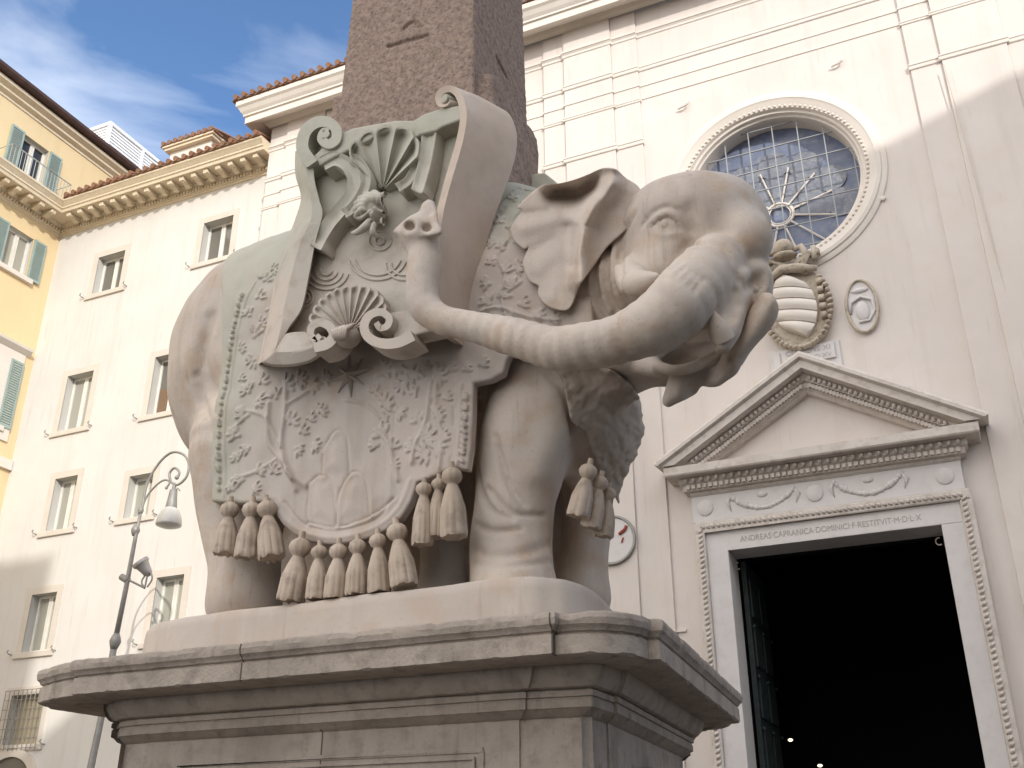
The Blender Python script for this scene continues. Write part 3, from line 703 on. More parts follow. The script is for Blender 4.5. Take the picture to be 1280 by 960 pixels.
# ------------------------------------------------------------------ street lamp
YL = 17.0
lp = lambda x, y: at(x, y, Y=YL)
base = lp(107, 990); foot = lp(101, 1020)
lamp = empty('street_lamp', (foot[0], YL, 0), 'grey iron street lamp with curled bracket and bell shaped lantern in front of the convent', 'street lamp')
m = MB()
pts = [np.array([base[0]-.45, YL, 0.0])]+[lp(x, y) for (x, y) in ((107, 990), (126, 900), (143, 806))]
m.tube(pts, [.085, .08, .07, .07], 12)
pts = [lp(x, y) for (x, y) in ((143, 806), (158, 733), (170, 668), (176, 640))]
m.tube(pts, [.06, .055, .045, .035], 12)
def collar(x, y, r, h):
    p = lp(x, y); q = lp(x+.2*h, y-h); m.tube([p, p+(q-p)*.25, p+(q-p)*.5, p+(q-p)*.75, q], [r*.55, r*.8, r, r*.8, r*.5], 12)
collar(142, 812, .125, 20); collar(168, 670, .10, 14); collar(175, 643, .07, 10)
m.build('pole', M_IRON, lamp, smooth=True)
def spl(P, n=8):
    P = [np.array(p, float) for p in P]; P = [2*P[0]-P[1]]+P+[2*P[-1]-P[-2]]; o = []
    for i in range(1, len(P)-2):
        for t in np.linspace(0, 1, n, endpoint=False):
            a, b_, c, d = P[i-1:i+3]
            o.append(.5*((2*b_)+(-a+c)*t+(2*a-5*b_+4*c-d)*t*t+(-a+3*b_-3*c+d)*t**3))
    o.append(P[-2]); return o
m = MB()
m.tube([lp(*q) for q in spl([(177, 638), (184, 605), (198, 580), (214, 566), (229, 568), (236, 580), (233, 596), (222, 606), (214, 602), (212, 592), (218, 585), (224, 590), (222, 598)])], .028, 8)
m.tube([lp(*q) for q in spl([(177, 637), (184, 620), (196, 606), (206, 600), (212, 603), (208, 610)])], .022, 8)
m.blob(lp(221, 597), .05, 8, 6); m.blob(lp(208, 610), .035, 8, 6)
m.build('bracket', M_IRON, lamp, smooth=True)
hp_ = lp(218, 606)
m = MB(); m.lathe([(.02, .05), (.03, 0), (.05, -.06), (.04, -.1), (.085, -.13), (.10, -.30), (.13, -.55)], hp_, 'z', 20)
m.tube([hp_+np.array([.05, 0, -.14]), hp_+np.array([.12, 0, -.10]), hp_+np.array([.18, 0, -.16])], .015, 6); m.build('lantern_neck', M_IRON, lamp, smooth=True)
m = MB(); m.lathe([(.13, -.55), (.20, -.62), (.26, -.76), (.285, -.92), (.27, -.95)], hp_, 'z', 24); m.lathe([(.27, -.95), (.15, -.99), (.002, -1.0)], hp_, 'z', 24)
m.build('lantern_glass', mat('milk_glass', (.62, .60, .55), .3, bump=0, spec=.5), lamp, smooth=True)
fl = lp(159, 722)
m = MB(); a0, a1, a2 = lp(155, 722), lp(181, 735), lp(184, 720)
m.tube([a0, a1], .025, 6); m.tube([a1, a2], .02, 6); m.tube([lp(*q) for q in spl([(181, 735), (177, 728), (181, 720), (188, 716), (190, 724), (184, 734)])], .018, 6); m.tube([lp(152, 721), lp(160, 726)], .075, 10)
m.build('arm', M_IRON, lamp)
c0, c1_ = lp(180, 717), lp(187, 702)
m = MB(); m.lathe([(.05, -.16), (.10, -.10), (.12, 0.0), (.15, .12), (.19, .16), (.19, .22), (.02, .24)], (0, 0, 0), 'z', 16)
q = Vector((-.45, -.45, .75)).to_track_quat('Z', 'Y').to_matrix()
m.v = [tuple(np.array(q @ Vector(p))+lp(182, 712)) for p in m.v]
m.build('floodlight', mat('aluminium', (.50, .48, .45), .45, metal=.4, bump=0), lamp, auto=40)

back_house('narrow unseen tower behind the viewer, added to shade the lower left of the convent', (4.4, -14.0), (1, 0), (0, -1), 3.4, 6, 30.2, M_BEHIND)  # out of view, added only to cast shade on the convent's lower left

# ------------------------------------------------------------------ sculpting kit: signed distance fields + surface nets
def surface_nets(F, org, h):
    """F <0 inside on a regular grid; returns vertices (grid units mapped by org,h) and quads"""
    nx, ny, nz = F.shape; ins = F < 0
    c = ins[:-1, :-1, :-1].astype(np.uint8)
    for (a, b_, d) in ((1,0,0),(0,1,0),(0,0,1),(1,1,0),(1,0,1),(0,1,1),(1,1,1)):
        c += ins[a:nx-1+a, b_:ny-1+b_, d:nz-1+d]
    act = (c > 0) & (c < 8); idx = np.argwhere(act)
    ids = np.full(act.shape, -1, np.int32); ids[act] = np.arange(len(idx))
    i, j, k = idx.T
    acc = np.zeros((len(idx), 3)); cnt = np.zeros(len(idx))
    cor = [(a, b_, d) for a in (0, 1) for b_ in (0, 1) for d in (0, 1)]
    for p in range(8):
        for q in range(p+1, 8):
            P, Q = np.array(cor[p]), np.array(cor[q])
            if np.abs(P-Q).sum() != 1: continue
            fa = F[i+P[0], j+P[1], k+P[2]].astype(float); fb = F[i+Q[0], j+Q[1], k+Q[2]].astype(float)
            m = (fa < 0) != (fb < 0)
            t = np.where(m, fa/np.where(m, fa-fb, 1), 0)
            pt = P+(Q-P)*t[:, None]
            acc[m] += pt[m]; cnt[m] += 1
    V = (idx+acc/cnt[:, None])*np.array(h)+np.array(org)
    quads = []
    for ax in range(3):
        sl0 = [slice(None)]*3; sl1 = [slice(None)]*3
        sl0[ax] = slice(0, -1); sl1[ax] = slice(1, None)
        a, b_ = ins[tuple(sl0)], ins[tuple(sl1)]
        e = np.argwhere(a != b_)
        u, w = (ax+1) % 3, (ax+2) % 3
        ok = (e[:, u] > 0) & (e[:, w] > 0) & (e[:, u] < F.shape[u]-1) & (e[:, w] < F.shape[w]-1); e = e[ok]
        flip = b_[tuple(e.T)]
        o = []
        for (du, dw) in ((-1, -1), (0, -1), (0, 0), (-1, 0)):
            g_ = e.copy(); g_[:, u] += du; g_[:, w] += dw; o.append(ids[tuple(g_.T)])
        q = np.stack(o, 1); q[flip] = q[flip][:, ::-1]; quads.append(q)
    return V, np.concatenate(quads)
def main_island(V, Q):
    lab = np.arange(len(V))
    while True:
        m = lab[Q].min(1); new = lab.copy()
        for c in range(4): np.minimum.at(new, Q[:, c], m)
        new = new[new]
        if (new == lab).all(): break
        lab = new
    keep = lab == np.bincount(lab).argmax(); idx = np.cumsum(keep)-1
    return V[keep], idx[Q[keep[Q[:, 0]]]]
def np_mesh(name, V, Q, mat_, parent, smooth=True, smooth_iter=0):
    if smooth_iter:
        n = len(V); E = np.concatenate([Q[:, [0, 1]], Q[:, [1, 2]], Q[:, [2, 3]], Q[:, [3, 0]]])
        for _ in range(smooth_iter):
            s = np.zeros((n, 3)); d = np.zeros(n)
            for c in range(3):
                s[:, c] = np.bincount(E[:, 0], V[E[:, 1], c], n)+np.bincount(E[:, 1], V[E[:, 0], c], n)
            d = np.bincount(E[:, 0], minlength=n)+np.bincount(E[:, 1], minlength=n)
            V = .5*V+.5*s/np.maximum(d, 1)[:, None]
    me = bpy.data.meshes.new(name)
    me.vertices.add(len(V)); me.vertices.foreach_set('co', V.astype(np.float32).ravel())
    me.loops.add(Q.size); me.loops.foreach_set('vertex_index', Q.astype(np.int32).ravel())
    me.polygons.add(len(Q)); me.polygons.foreach_set('loop_start', np.arange(0, Q.size, 4, dtype=np.int32))
    me.update(calc_edges=True); me.validate()
    return link(name, me, mat_, parent, smooth)
def smin(a, b_, k):
    h = np.maximum(k-np.abs(a-b_), 0)/k
    return np.minimum(a, b_)-h*h*k*.25
class Field:
    def __init__(s, lo, hi, h):
        s.lo = np.array(lo, float); s.h = h; s.n = np.ceil((np.array(hi)-s.lo)/h).astype(int)+1
        s.F = np.full(tuple(s.n), .6, np.float32)
        s.ax = [(s.lo[i]+h*np.arange(s.n[i])).astype(np.float32) for i in range(3)]
    def win(s, lo, hi):
        a = np.clip(np.floor((np.array(lo)-s.lo)/s.h).astype(int), 0, s.n-1); b_ = np.clip(np.ceil((np.array(hi)-s.lo)/s.h).astype(int)+1, 1, s.n)
        sl = tuple(slice(a[i], b_[i]) for i in range(3))
        return sl, s.ax[0][sl[0]][:, None, None], s.ax[1][sl[1]][None, :, None], s.ax[2][sl[2]][None, None, :]
    def merge(s, sl, D, k): s.F[sl] = smin(s.F[sl], D.astype(np.float32), k) if k > 0 else np.minimum(s.F[sl], D)
    def cut(s, sl, D, k): s.F[sl] = -smin(-s.F[sl], D.astype(np.float32), k)
    def ell(s, c, r, k=.15, rot=None, cut=False):
        c = np.array(c, float); r = np.array(r, float); m = r.max()+k+.15
        sl, x, y, z = s.win(c-m, c+m)
        x, y, z = x-c[0], y-c[1], z-c[2]
        if rot is not None:
            Rm = np.array(rot); x, y, z = (Rm[0][0]*x+Rm[0][1]*y+Rm[0][2]*z, Rm[1][0]*x+Rm[1][1]*y+Rm[1][2]*z, Rm[2][0]*x+Rm[2][1]*y+Rm[2][2]*z)
        k0 = np.sqrt((x/r[0])**2+(y/r[1])**2+(z/r[2])**2); k1 = np.sqrt((x/r[0]**2)**2+(y/r[1]**2)**2+(z/r[2]**2)**2)+1e-6
        D = k0*(k0-1)/k1
        (s.cut if cut else s.merge)(sl, D, k)
    def chain(s, pts, k=.1, step=None, cut=False):
        """pts: (x,y,z,r) polyline of round cones"""
        pts = np.array(pts, float); m = pts[:, 3].max()+k+.12
        sl, x, y, z = s.win(pts[:, :3].min(0)-m, pts[:, :3].max(0)+m)
        D = np.full(np.broadcast(x, y, z).shape, .6, np.float32)
        for a, b_ in zip(pts[:-1], pts[1:]):
            mm = max(a[3], b_[3])+k+.1
            lo = np.minimum(a[:3], b_[:3])-mm; hi = np.maximum(a[:3], b_[:3])+mm
            s2, X, Y, Z = s.win(lo, hi)
            r2 = tuple(slice(max(s2[i].start-sl[i].start, 0), s2[i].stop-sl[i].start) for i in range(3))
            d = b_[:3]-a[:3]; L2 = max(d @ d, 1e-9)
            t = np.clip(((X-a[0])*d[0]+(Y-a[1])*d[1]+(Z-a[2])*d[2])/L2, 0, 1)
            q = np.sqrt((X-a[0]-t*d[0])**2+(Y-a[1]-t*d[1])**2+(Z-a[2]-t*d[2])**2)-(a[3]+(b_[3]-a[3])*t)
            D[r2] = np.minimum(D[r2], q)
        (s.cut if cut else s.merge)(sl, D, k)
    def sample(s, p):
        g_ = (np.asarray(p, float)-s.lo)/s.h; i = np.clip(np.floor(g_).astype(int), 0, s.n-2); f = g_-i; v = 0
        for a in (0, 1):
            for b_ in (0, 1):
                for c in (0, 1):
                    w = (f[..., 0] if a else 1-f[..., 0])*(f[..., 1] if b_ else 1-f[..., 1])*(f[..., 2] if c else 1-f[..., 2])
                    v = v+w*s.F[i[..., 0]+a, i[..., 1]+b_, i[..., 2]+c]
        return v
    def hit(s, px, py):
        d = ray(px, py); n = np.linalg.norm(d); d = d/n
        t = np.arange(6.0, 13.0, s.h*.7); P = EYE+t[:, None]*d
        ok = np.all((P > s.lo+s.h) & (P < s.lo+s.h*(s.n-2)), 1); f = np.where(ok, s.sample(np.clip(P, s.lo, s.lo+s.h*(s.n-1))), 1)
        w = np.argmax(f < 0)
        return P[w] if f[w] < 0 else None
def poly_sd(P, X, Y):
    """signed distance to a polygon (negative inside), vectorised on 2-D arrays"""
    P = np.array(P, float); d = np.full(X.shape, 1e9); s = np.zeros(X.shape, bool)
    for a, b_ in zip(P, np.roll(P, -1, 0)):
        e = b_-a; wx, wy = X-a[0], Y-a[1]; t = np.clip((wx*e[0]+wy*e[1])/max(e @ e, 1e-9), 0, 1)
        d = np.minimum(d, (wx-t*e[0])**2+(wy-t*e[1])**2)
        c = ((a[1] <= Y) & (b_[1] > Y)) | ((b_[1] <= Y) & (a[1] > Y))
        with np.errstate(divide='ignore', invalid='ignore'):
            xi = a[0]+(Y-a[1])*(e[0]/(e[1] if e[1] else 1e-9))
        s ^= c & (X < xi)
    return np.sqrt(d)*np.where(s, -1, 1)
def sstep(a, b_, x): t = np.clip((x-a)/(b_-a), 0, 1); return t*t*(3-2*t)
def cr4(P, n=10):
    P = np.array(P, float); P = np.vstack([2*P[0]-P[1], P, 2*P[-1]-P[-2]]); o = []
    for i in range(1, len(P)-2):
        a, b_, c, d = P[i-1:i+3]
        for t in np.linspace(0, 1, n, endpoint=False):
            o.append(.5*((2*b_)+(-a+c)*t+(2*a-5*b_+4*c-d)*t*t+(-a+3*b_-3*c+d)*t**3))
    o.append(P[-2]); return np.array(o)
def px4(q):
    """(px, py, Y, r_px) -> world (x,y,z,r)"""
    x, y, Y, r = q; p = at(x, y, Y); return np.array([p[0], p[1], p[2], r/ppm(x, y, Y)])
def chainpx(P, n=8): return np.array([px4(q) for q in cr4(P, n)])

# ------------------------------------------------------------------ materials of the monument
M_MARBLE = mat('weathered_marble', (0.60, 0.515, 0.435), 0.75, (0.49, 0.43, 0.385), 1.1, (0.48, 0.36, 0.27), 3.2, 0.35, 40, 0.008, streak=(0.38, 0.295, 0.23), coarse=9, drip=(0.27, 0.22, 0.18), pits=(0.33, 0.27, 0.22))
M_EAR = M_MARBLE
M_CLOTH = mat('patinated_marble', (0.55, 0.475, 0.425), 0.8, (0.48, 0.435, 0.405), 0.8, (0.46, 0.37, 0.30), 3, 0.25, 45, 0.006, streak=(0.36, 0.31, 0.26), drip=(0.29, 0.25, 0.205), pits=(0.33, 0.28, 0.23))
def patina(m, col, rules, amt=.75):
    t = m.node_tree; b = t.nodes['Principled BSDF']; N = t.nodes.new; L = t.links.new
    src = b.inputs['Base Color'].links[0].from_socket; geo = N('ShaderNodeNewGeometry'); sp = N('ShaderNodeSeparateXYZ'); L(geo.outputs['Position'], sp.inputs[0])
    n = N('ShaderNodeTexNoise'); n.inputs['Scale'].default_value = 1.6; n.inputs['Detail'].default_value = 6; L(geo.outputs['Position'], n.inputs['Vector'])
    prev = None
    for (axis, a0, a1) in rules:
        ms = N('ShaderNodeMath'); ms.operation = 'MULTIPLY_ADD'; ms.inputs[1].default_value = 1.1; L(n.outputs['Fac'], ms.inputs[0]); L(sp.outputs[axis], ms.inputs[2])
        r = N('ShaderNodeMapRange'); r.interpolation_type = 'SMOOTHSTEP'; r.inputs['From Min'].default_value = a0+.55; r.inputs['From Max'].default_value = a1+.55; r.inputs['To Max'].default_value = amt; L(ms.outputs[0], r.inputs['Value'])
        if prev is None: prev = r.outputs[0]
        else:
            x = N('ShaderNodeMath'); x.operation = 'MAXIMUM'; L(prev, x.inputs[0]); L(r.outputs[0], x.inputs[1]); prev = x.outputs[0]
    x = N('ShaderNodeMixRGB'); x.inputs[2].default_value = (*col, 1); L(prev, x.inputs[0]); L(src, x.inputs[1]); L(x.outputs[0], b.inputs['Base Color'])
patina(M_CLOTH, (.42, .44, .35), (('X', -5.8, -6.7), ('Z', 6.6, 7.6)), .6)
M_CART = mat('cartouche_marble', (0.56, 0.48, 0.42), 0.75, (0.47, 0.445, 0.39), 0.9, (0.38, 0.32, 0.26), 4, 0.2, 45, 0.006)
patina(M_CART, (.43, .46, .37), (('Z', 6.9, 8.2),), .5)
M_TAS = mat('tassel_marble', (0.54, 0.45, 0.37), 0.8, (0.44, 0.355, 0.28), 2.5, (0.31, 0.25, 0.20), 8, 0.3, 40, 0.008)
M_BREAST = mat('breast_cloth_marble', (0.46, 0.39, 0.335), 0.8, (0.38, 0.33, 0.275), 1.4, (0.34, 0.275, 0.23), 5, 0.3, 45, 0.008)
M_PLINTH = mat('plinth_marble', (0.56, 0.49, 0.43), 0.75, (0.48, 0.415, 0.365), 1.2, (0.50, 0.39, 0.31), 2.6, 0.18, 40, 0.006, streak=(0.41, 0.335, 0.275), drip=(0.33, 0.27, 0.22), pits=(0.36, 0.30, 0.25))
M_PED = mat('pedestal_travertine', (0.40, 0.34, 0.29), 0.85, (0.31, 0.265, 0.225), 1.4, (0.235, 0.20, 0.17), 6, 0.5, 35, 0.014, streak=(0.225, 0.19, 0.162), coarse=7, drip=(0.15, 0.128, 0.11), pits=(0.14, 0.12, 0.10))
M_GRAN = mat('red_granite', (0.36, 0.265, 0.215), 0.8, (0.22, 0.16, 0.13), 14, (0.11, 0.085, 0.075), 24, 0.6, 45, 0.014)

# ------------------------------------------------------------------ pedestal
ZP = 3.3
PLAN = [(-7.38, 6.92), (-2.80, 6.92), (-2.795, 6.98), (-2.62, 6.995), (-2.46, 7.07), (-2.33, 7.20), (-2.26, 7.36), (-2.255, 7.45), (-2.17, 7.46), (-2.47, 11.3), (-2.60, 11.32), (-2.62, 11.5), (-2.75, 11.68), (-2.95, 11.76),
        (-2.96, 11.84), (-7.30, 11.84), (-7.31, 11.76), (-7.55, 11.68), (-7.7, 11.5), (-7.85, 11.32), (-8.0, 11.3), (-8.22, 7.46), (-8.14, 7.45), (-8.13, 7.32), (-8.05, 7.18), (-7.78, 7.07), (-7.55, 6.995), (-7.395, 6.98)]
def inset(poly, d):
    P = np.array(poly); n = len(P); o = []
    for i in range(n):
        a, b_, c = P[i-1], P[i], P[(i+1) % n]
        e1 = (b_-a)/np.linalg.norm(b_-a); e2 = (c-b_)/np.linalg.norm(c-b_)
        n1 = np.array([-e1[1], e1[0]]); n2 = np.array([-e2[1], e2[0]])
        m = n1+n2; L = np.linalg.norm(m)
        m = n1 if L < .3 else m/L; k = 1/max(.55, m @ n1)
        o.append(b_+m*d*k)
    return np.array(o)
def densify(poly, step):
    o = []
    for a, b_ in zip(poly, poly[1:]+poly[:1]):
        a, b_ = np.array(a), np.array(b_); n = max(1, int(np.linalg.norm(b_-a)/step))
        for i in range(n): o.append(tuple(a+(b_-a)*i/n))
    return o
PD = PLAN
PROF = [(.16, 3.30), (.02, 3.30), (-.005, 3.285), (-.015, 3.25), (-.005, 3.205), (.02, 3.185), (.03, 3.165), (.05, 3.155), (.055, 3.145), (.03, 3.14), (.03, 3.005), (.05, 2.995), (.20, 2.985), (.21, 3.0), (.36, 2.99), (.365, 2.95), (.39, 2.89), (.43, 2.845), (.46, 2.835), (.49, 2.834), (.49, 2.825), (.465, 2.82), (.465, 2.78), (.485, 2.775), (.485, 2.765), (.475, 2.76), (.475, 2.70), (.50, 2.69), (.54, 2.655), (.58, 2.64), (.58, .70), (.54, .62), (.50, .55), (.45, .45), (.45, .002)]
pedl = empty('pedestal', (-5.05, 9.3, 0), 'stepped weathered travertine pedestal with chipped cornice under the elephant', 'pedestal')
dense = densify(PLAN, .045)
def chip(x, y, s): # broken edge noise
    return (math.sin(x*7.1+s)+math.sin(x*17.3+y*9+s*2)+math.sin(x*41+y*33+s)*.6+math.sin(y*13.7+s*3))
rings = []
cum = None
base_in = {}
for (d, z) in PROF:
    if d not in base_in:
        ip = inset(PLAN, d)
        base_in[d] = densify_same = None
        o = []
        for i in range(len(PLAN)):
            a, b_ = np.array(PLAN[i]), np.array(PLAN[(i+1) % len(PLAN)]); n = max(1, int(np.linalg.norm(b_-a)/.045))
            A, B = ip[i], ip[(i+1) % len(PLAN)]
            for q in range(n): o.append(A+(B-A)*q/n)
        base_in[d] = o
    ring = []
    for i, p in enumerate(base_in[d]):
        dz = 0; x, y = p
        if d > .06: p = np.array([p[0]+.33*sstep(-7.2, -7.55, p[0])*min(1, (d-.05)/.3), p[1]]); x, y = p
        if z == 3.005: dz = max(0, .008*(chip(x, y, 1)-.3))
        if z in (3.285, 3.25): dz = -max(0, .010*(chip(x, y, 2)-1.0))
        if z == 3.30: dz = -max(0, .008*(chip(x, y, 2)-1.0))
        if d < .0:
            c = max(0, .008*(chip(x, y, 5)-1.2)); cxy = np.array([-5.05, 9.3])-p; p = p+cxy/np.linalg.norm(cxy)*c
        ring.append((p[0], p[1], z+dz+random.uniform(-.0015, .0015)))
    rings.append(ring)
m = MB(); m.loft(rings, cap=False)
top = PROF[0]
m.f.append(tuple(range(len(rings[0]))))
m.build('cornice_block', M_PED, pedl, auto=28)
for xj in (-5.55, -2.83, -7.36):
    m = MB(); e_ = .0025
    pr = [(6.92+d-e_, z) for (d, z) in PROF[2:12]]; m.prism(pr+[(6.92+.10, PROF[11][1]), (6.92+.10, PROF[2][1])], 'x', xj-.006, xj+.006) if xj != -7.36 else m.prism([(6.92+.537, 2.655), (6.92+.578, 2.64), (6.92+.578, 1.0), (6.92+.65, 1.0), (6.92+.65, 2.655)], 'x', -5.1, -5.088)
    m.build('mortar_joint', mat('dark_mortar', (.10, .085, .07), .9, bump=0) if 'dark_mortar' not in bpy.data.materials else bpy.data.materials['dark_mortar'], pedl)
m = MB()
PN = inset(PLAN, .58)
for (x0, x1) in ((-6.55, -3.63),):
    y = 7.50
    for (o, t, pr) in ((0, .035, .012), (.07, .02, .02)):
        m.box(x0+o, x1-o, y-pr, y+.02, 2.46-o-t, 2.46-o); m.box(x0+o, x0+o+t, y-pr, y+.02, .9, 2.46-o-t); m.box(x1-o-t, x1-o, y-pr, y+.02, .9, 2.46-o-t)
m.build('panel_frame', M_PED, pedl, bevel=.006)
m = MB()                                         # carved shield at the end of the pedestal
for k in range(9):
    q = k/8*math.pi; m.blob((-2.79+.0, 8.9-.35*math.cos(q), 2.1+.22*math.sin(q)), (.09, .09, .08), 8, 6)
m.blob((-2.83, 8.9, 2.0), (.11, .32, .3), 12, 8); m.tube([(-2.84, 8.4, 2.25), (-2.78, 8.25, 2.1), (-2.84, 8.35, 1.9), (-2.80, 8.5, 1.8)], .06, 8); m.blob((-2.84, 7.85, 2.28), .07, 8, 6)
m.build('carved_shield', M_PED, pedl, smooth=True)
m = MB(); m.box(-8.6, -1.6, 6.5, 12.3, 0.004, .18); m.box(-8.2, -2.0, 6.9, 11.9, .18, .36); m.build('steps', M_PED, pedl, bevel=.02)

# ------------------------------------------------------------------ elephant body
HG = 0.020
ele = empty('elephant_statue', (-5.2, 8.6, ZP), 'large marble elephant statue in tasselled saddle cloth, trunk swung back, carrying the obelisk', 'statue')
G = Field((-8.55, 6.45, 3.45), (-0.85, 10.45, 8.75), HG)
ZB = 3.69
# trunk of the body
G.ell((-6.88, 8.65, 6.8), (1.20, 1.12, 1.42), .3)
G.ell((-5.6, 8.65, 6.75), (2.1, 1.14, 1.50), .5)
G.ell((-4.1, 8.60, 6.75), (1.45, 1.08, 1.40), .5)
G.chain([(-6.95, 8.65, 7.2, .95), (-5.5, 8.65, 7.35, 1.05), (-3.9, 8.55, 7.3, .85)], .3)
G.ell(at(745, 510, 8.55), (.33, .70, .60), .25)         # chest
G.ell(at(722, 550, 8.6), (.24, .56, .50), .15)
# hind legs
G.chain(chainpx([(318, 560, 8.05, 80), (303, 640, 7.98, 55), (306, 700, 7.95, 45), (305, 750, 7.92, 47)]), .25)
G.chain([(-7.0, 9.3, 6.2, .6), (-6.9, 9.35, 5.0, .42), (-6.85, 9.35, 3.9, .40)], .25)
# near fore leg
G.chain(chainpx([(662, 505, 7.98, 50), (655, 560, 8.0, 58), (645, 620, 7.98, 51), (640, 668, 7.96, 51), (640, 712, 7.92, 54), (642, 745, 7.9, 58)]), .14)
G.chain(chainpx([(690, 500, 7.84, 24), (688, 540, 7.84, 22), (668, 590, 7.80, 14)]), .12)
# far fore leg
G.chain(chainpx([(733, 590, 8.95, 38), (733, 650, 9.05, 30), (728, 710, 9.05, 33), (726, 745, 9.0, 37)]), .12)
# support block under the belly
G.ell((-5.4, 9.35, 4.9), (1.6, .45, 1.35), .15)
G.chain([(-6.6, 9.4, 3.9, .42), (-4.1, 9.4, 3.9, .42)], .1)
G.chain([(-6.4, 9.35, 4.9, .45), (-4.1, 9.4, 4.9, .42)], .1)
G.chain(chainpx([(556, 560, 8.9, 30), (553, 700, 8.9, 28), (553, 740, 8.9, 32)]), .08)
G.chain(chainpx([(712, 590, 9.25, 34), (706, 680, 9.3, 30), (704, 745, 9.3, 32)]), .1)
# shoulder muscle and neck
G.chain(chainpx([(668, 430, 8.05, 62), (715, 415, 8.05, 70), (770, 380, 7.9, 66), (830, 340, 7.75, 62)]), .2)
G.chain(chainpx([(740, 330, 8.1, 60), (800, 300, 7.9, 60), (850, 290, 7.7, 60)]), .2)
# head
G.ell(at(882, 292, 7.62), (.545, .52, .53), .12)
G.ell(at(842, 290, 7.60), (.42, .46, .48), .15)
G.ell(at(832, 345, 7.45), (.30, .33, .36), .15)
G.ell(at(866, 262, 7.36), (.26, .22, .26), .15)
G.ell(at(930, 300, 7.40), (.24, .24, .28), .12)        # right brow side
# trunk root and sweep
TR = [(893, 330, 7.22, 38), (874, 352, 7.02, 42), (846, 384, 6.84, 41), (812, 408, 6.76, 36), (770, 425, 6.72, 31), (730, 433, 6.71, 27.5), (694, 435, 6.72, 26), (655, 426, 6.74, 25), (618, 415, 6.76, 22), (580, 406, 6.78, 18.5), (552, 400, 6.78, 19), (532, 385, 6.78, 21.5), (527, 360, 6.79, 22.5), (530, 335, 6.80, 22), (530, 312, 6.81, 20), (526, 296, 6.80, 21)]
pts = chainpx(TR, 24)
L = np.r_[0, np.cumsum(np.linalg.norm(np.diff(pts[:, :3], axis=0), axis=1))]
fade = np.clip((L-.15)/.4, 0, 1)*np.clip((L[-1]-.9-L)/.8, .25, 1)
saw = (L/.125) % 1.0
pts[:, 3] *= 1+.10*fade*(saw-.5)+.012*np.sin(L*9)
G.chain(pts, .07)
# flared triangular tip with two nostrils
TIP = [(491, 291), (495, 284), (506, 277), (520, 273), (524, 266), (527, 254), (535, 247), (544, 251), (547, 266), (548, 278), (553, 287), (552, 293), (536, 296), (510, 295)]
q = at(523, 275, 6.76); sl, X, Y, Z = G.win(q-.42, q+.42)
P3 = np.stack(np.broadcast_arrays(X, Y, Z), -1).reshape(-1, 3).astype(float); dv = P3-EYE; dd = dv @ FW
pu, pv = 640+FPX*(dv @ RT)/dd, 480-FPX*(dv @ UP)/dd
d2 = poly_sd(TIP, pu, pv)/132.; dy = np.abs(P3[:, 1]-(6.72+.0012*(pv-290)*-1))-.075
rr_ = .035; a_, b_ = d2+rr_, dy+rr_
D = np.minimum(np.maximum(a_, b_), 0)+np.sqrt(np.maximum(a_, 0)**2+np.maximum(b_, 0)**2)-rr_
G.merge(sl, D.reshape(np.broadcast(X, Y, Z).shape), .05)
G.chain(chainpx([(526, 302, 6.80, 21), (524, 292, 6.78, 25)], 6), .05)
for x, y in ((513, 283), (534, 285)):
    for yq in (6.60, 6.65): G.ell(at(x, y, yq+.02), (.050, .05, .036), .03, cut=True)
G.chain(chainpx([(536, 256, 6.655, 4.0), (536, 266, 6.65, 5.5)], 4), .015, cut=True)
# cheek with tusk socket, lips, jaw
G.chain(chainpx([(788, 340, 7.30, 22), (793, 352, 7.14, 21), (800, 356, 7.03, 17)]), .06)
G.chain(chainpx([(905, 372, 7.25, 34), (905, 410, 7.12, 22), (902, 428, 7.08, 15)]), .08)
G.chain(chainpx([(930, 350, 7.55, 34), (925, 385, 7.55, 34), (915, 420, 7.5, 26), (895, 445, 7.45, 20)]), .08)
G.chain(chainpx([(890, 425, 8.2, 50), (850, 432, 8.25, 50), (800, 440, 8.2, 45)]), .07)
G.chain(chainpx([(775, 440, 7.55, 26), (800, 452, 7.6, 18), (826, 462, 7.45, 10)]), .06)
# neck underside
G.chain(chainpx([(700, 470, 8.1, 55), (760, 460, 8.05, 45), (815, 440, 7.85, 36)]), .15)
for yq in np.arange(6.9, 7.95, .05): G.chain(chainpx([(828, 453, yq, 4.5), (845, 449, yq, 9.5), (866, 442, yq, 11), (888, 434, yq, 8)], 4), .015, cut=True)
G.chain(chainpx([(822, 458, 7.36, 6), (842, 463, 7.24, 7), (868, 458, 7.22, 7), (896, 442, 7.24, 6)]), .07)
# organic unevenness
x, y, z = G.ax[0][:, None, None], G.ax[1][None, :, None], G.ax[2][None, None, :]
G.F += (.010*np.sin(x*5.3+1.7*z)*np.sin(y*4.7+z*3.1+1)+.006*np.sin(x*11+y*7)*np.sin(z*9.3+x*3)).astype(np.float32)
def carve(P, r, depth=0.0, k=.04, n=6, add=False):
    """groove (or ridge) of radius r px along a photo polyline, laid on the surface it hits"""
    o = []
    for (a, b_) in cr4([(p[0], p[1]) for p in P], n):
        h = G.hit(a, b_)
        if h is None or (o and np.linalg.norm(h-o[-1][:3]) > .35): continue
        d = ray(a, b_); d = d/np.linalg.norm(d)
        o.append(np.r_[h+d*depth, r/ppm(a, b_, h[1])])
    if len(o) > 1:
        o = np.array(o); t = np.linspace(0, 1, len(o)); o[:, 3] *= .35+.65*np.sin(np.pi*np.clip(t, .04, .96))**.5
        G.chain(o, k, cut=not add)
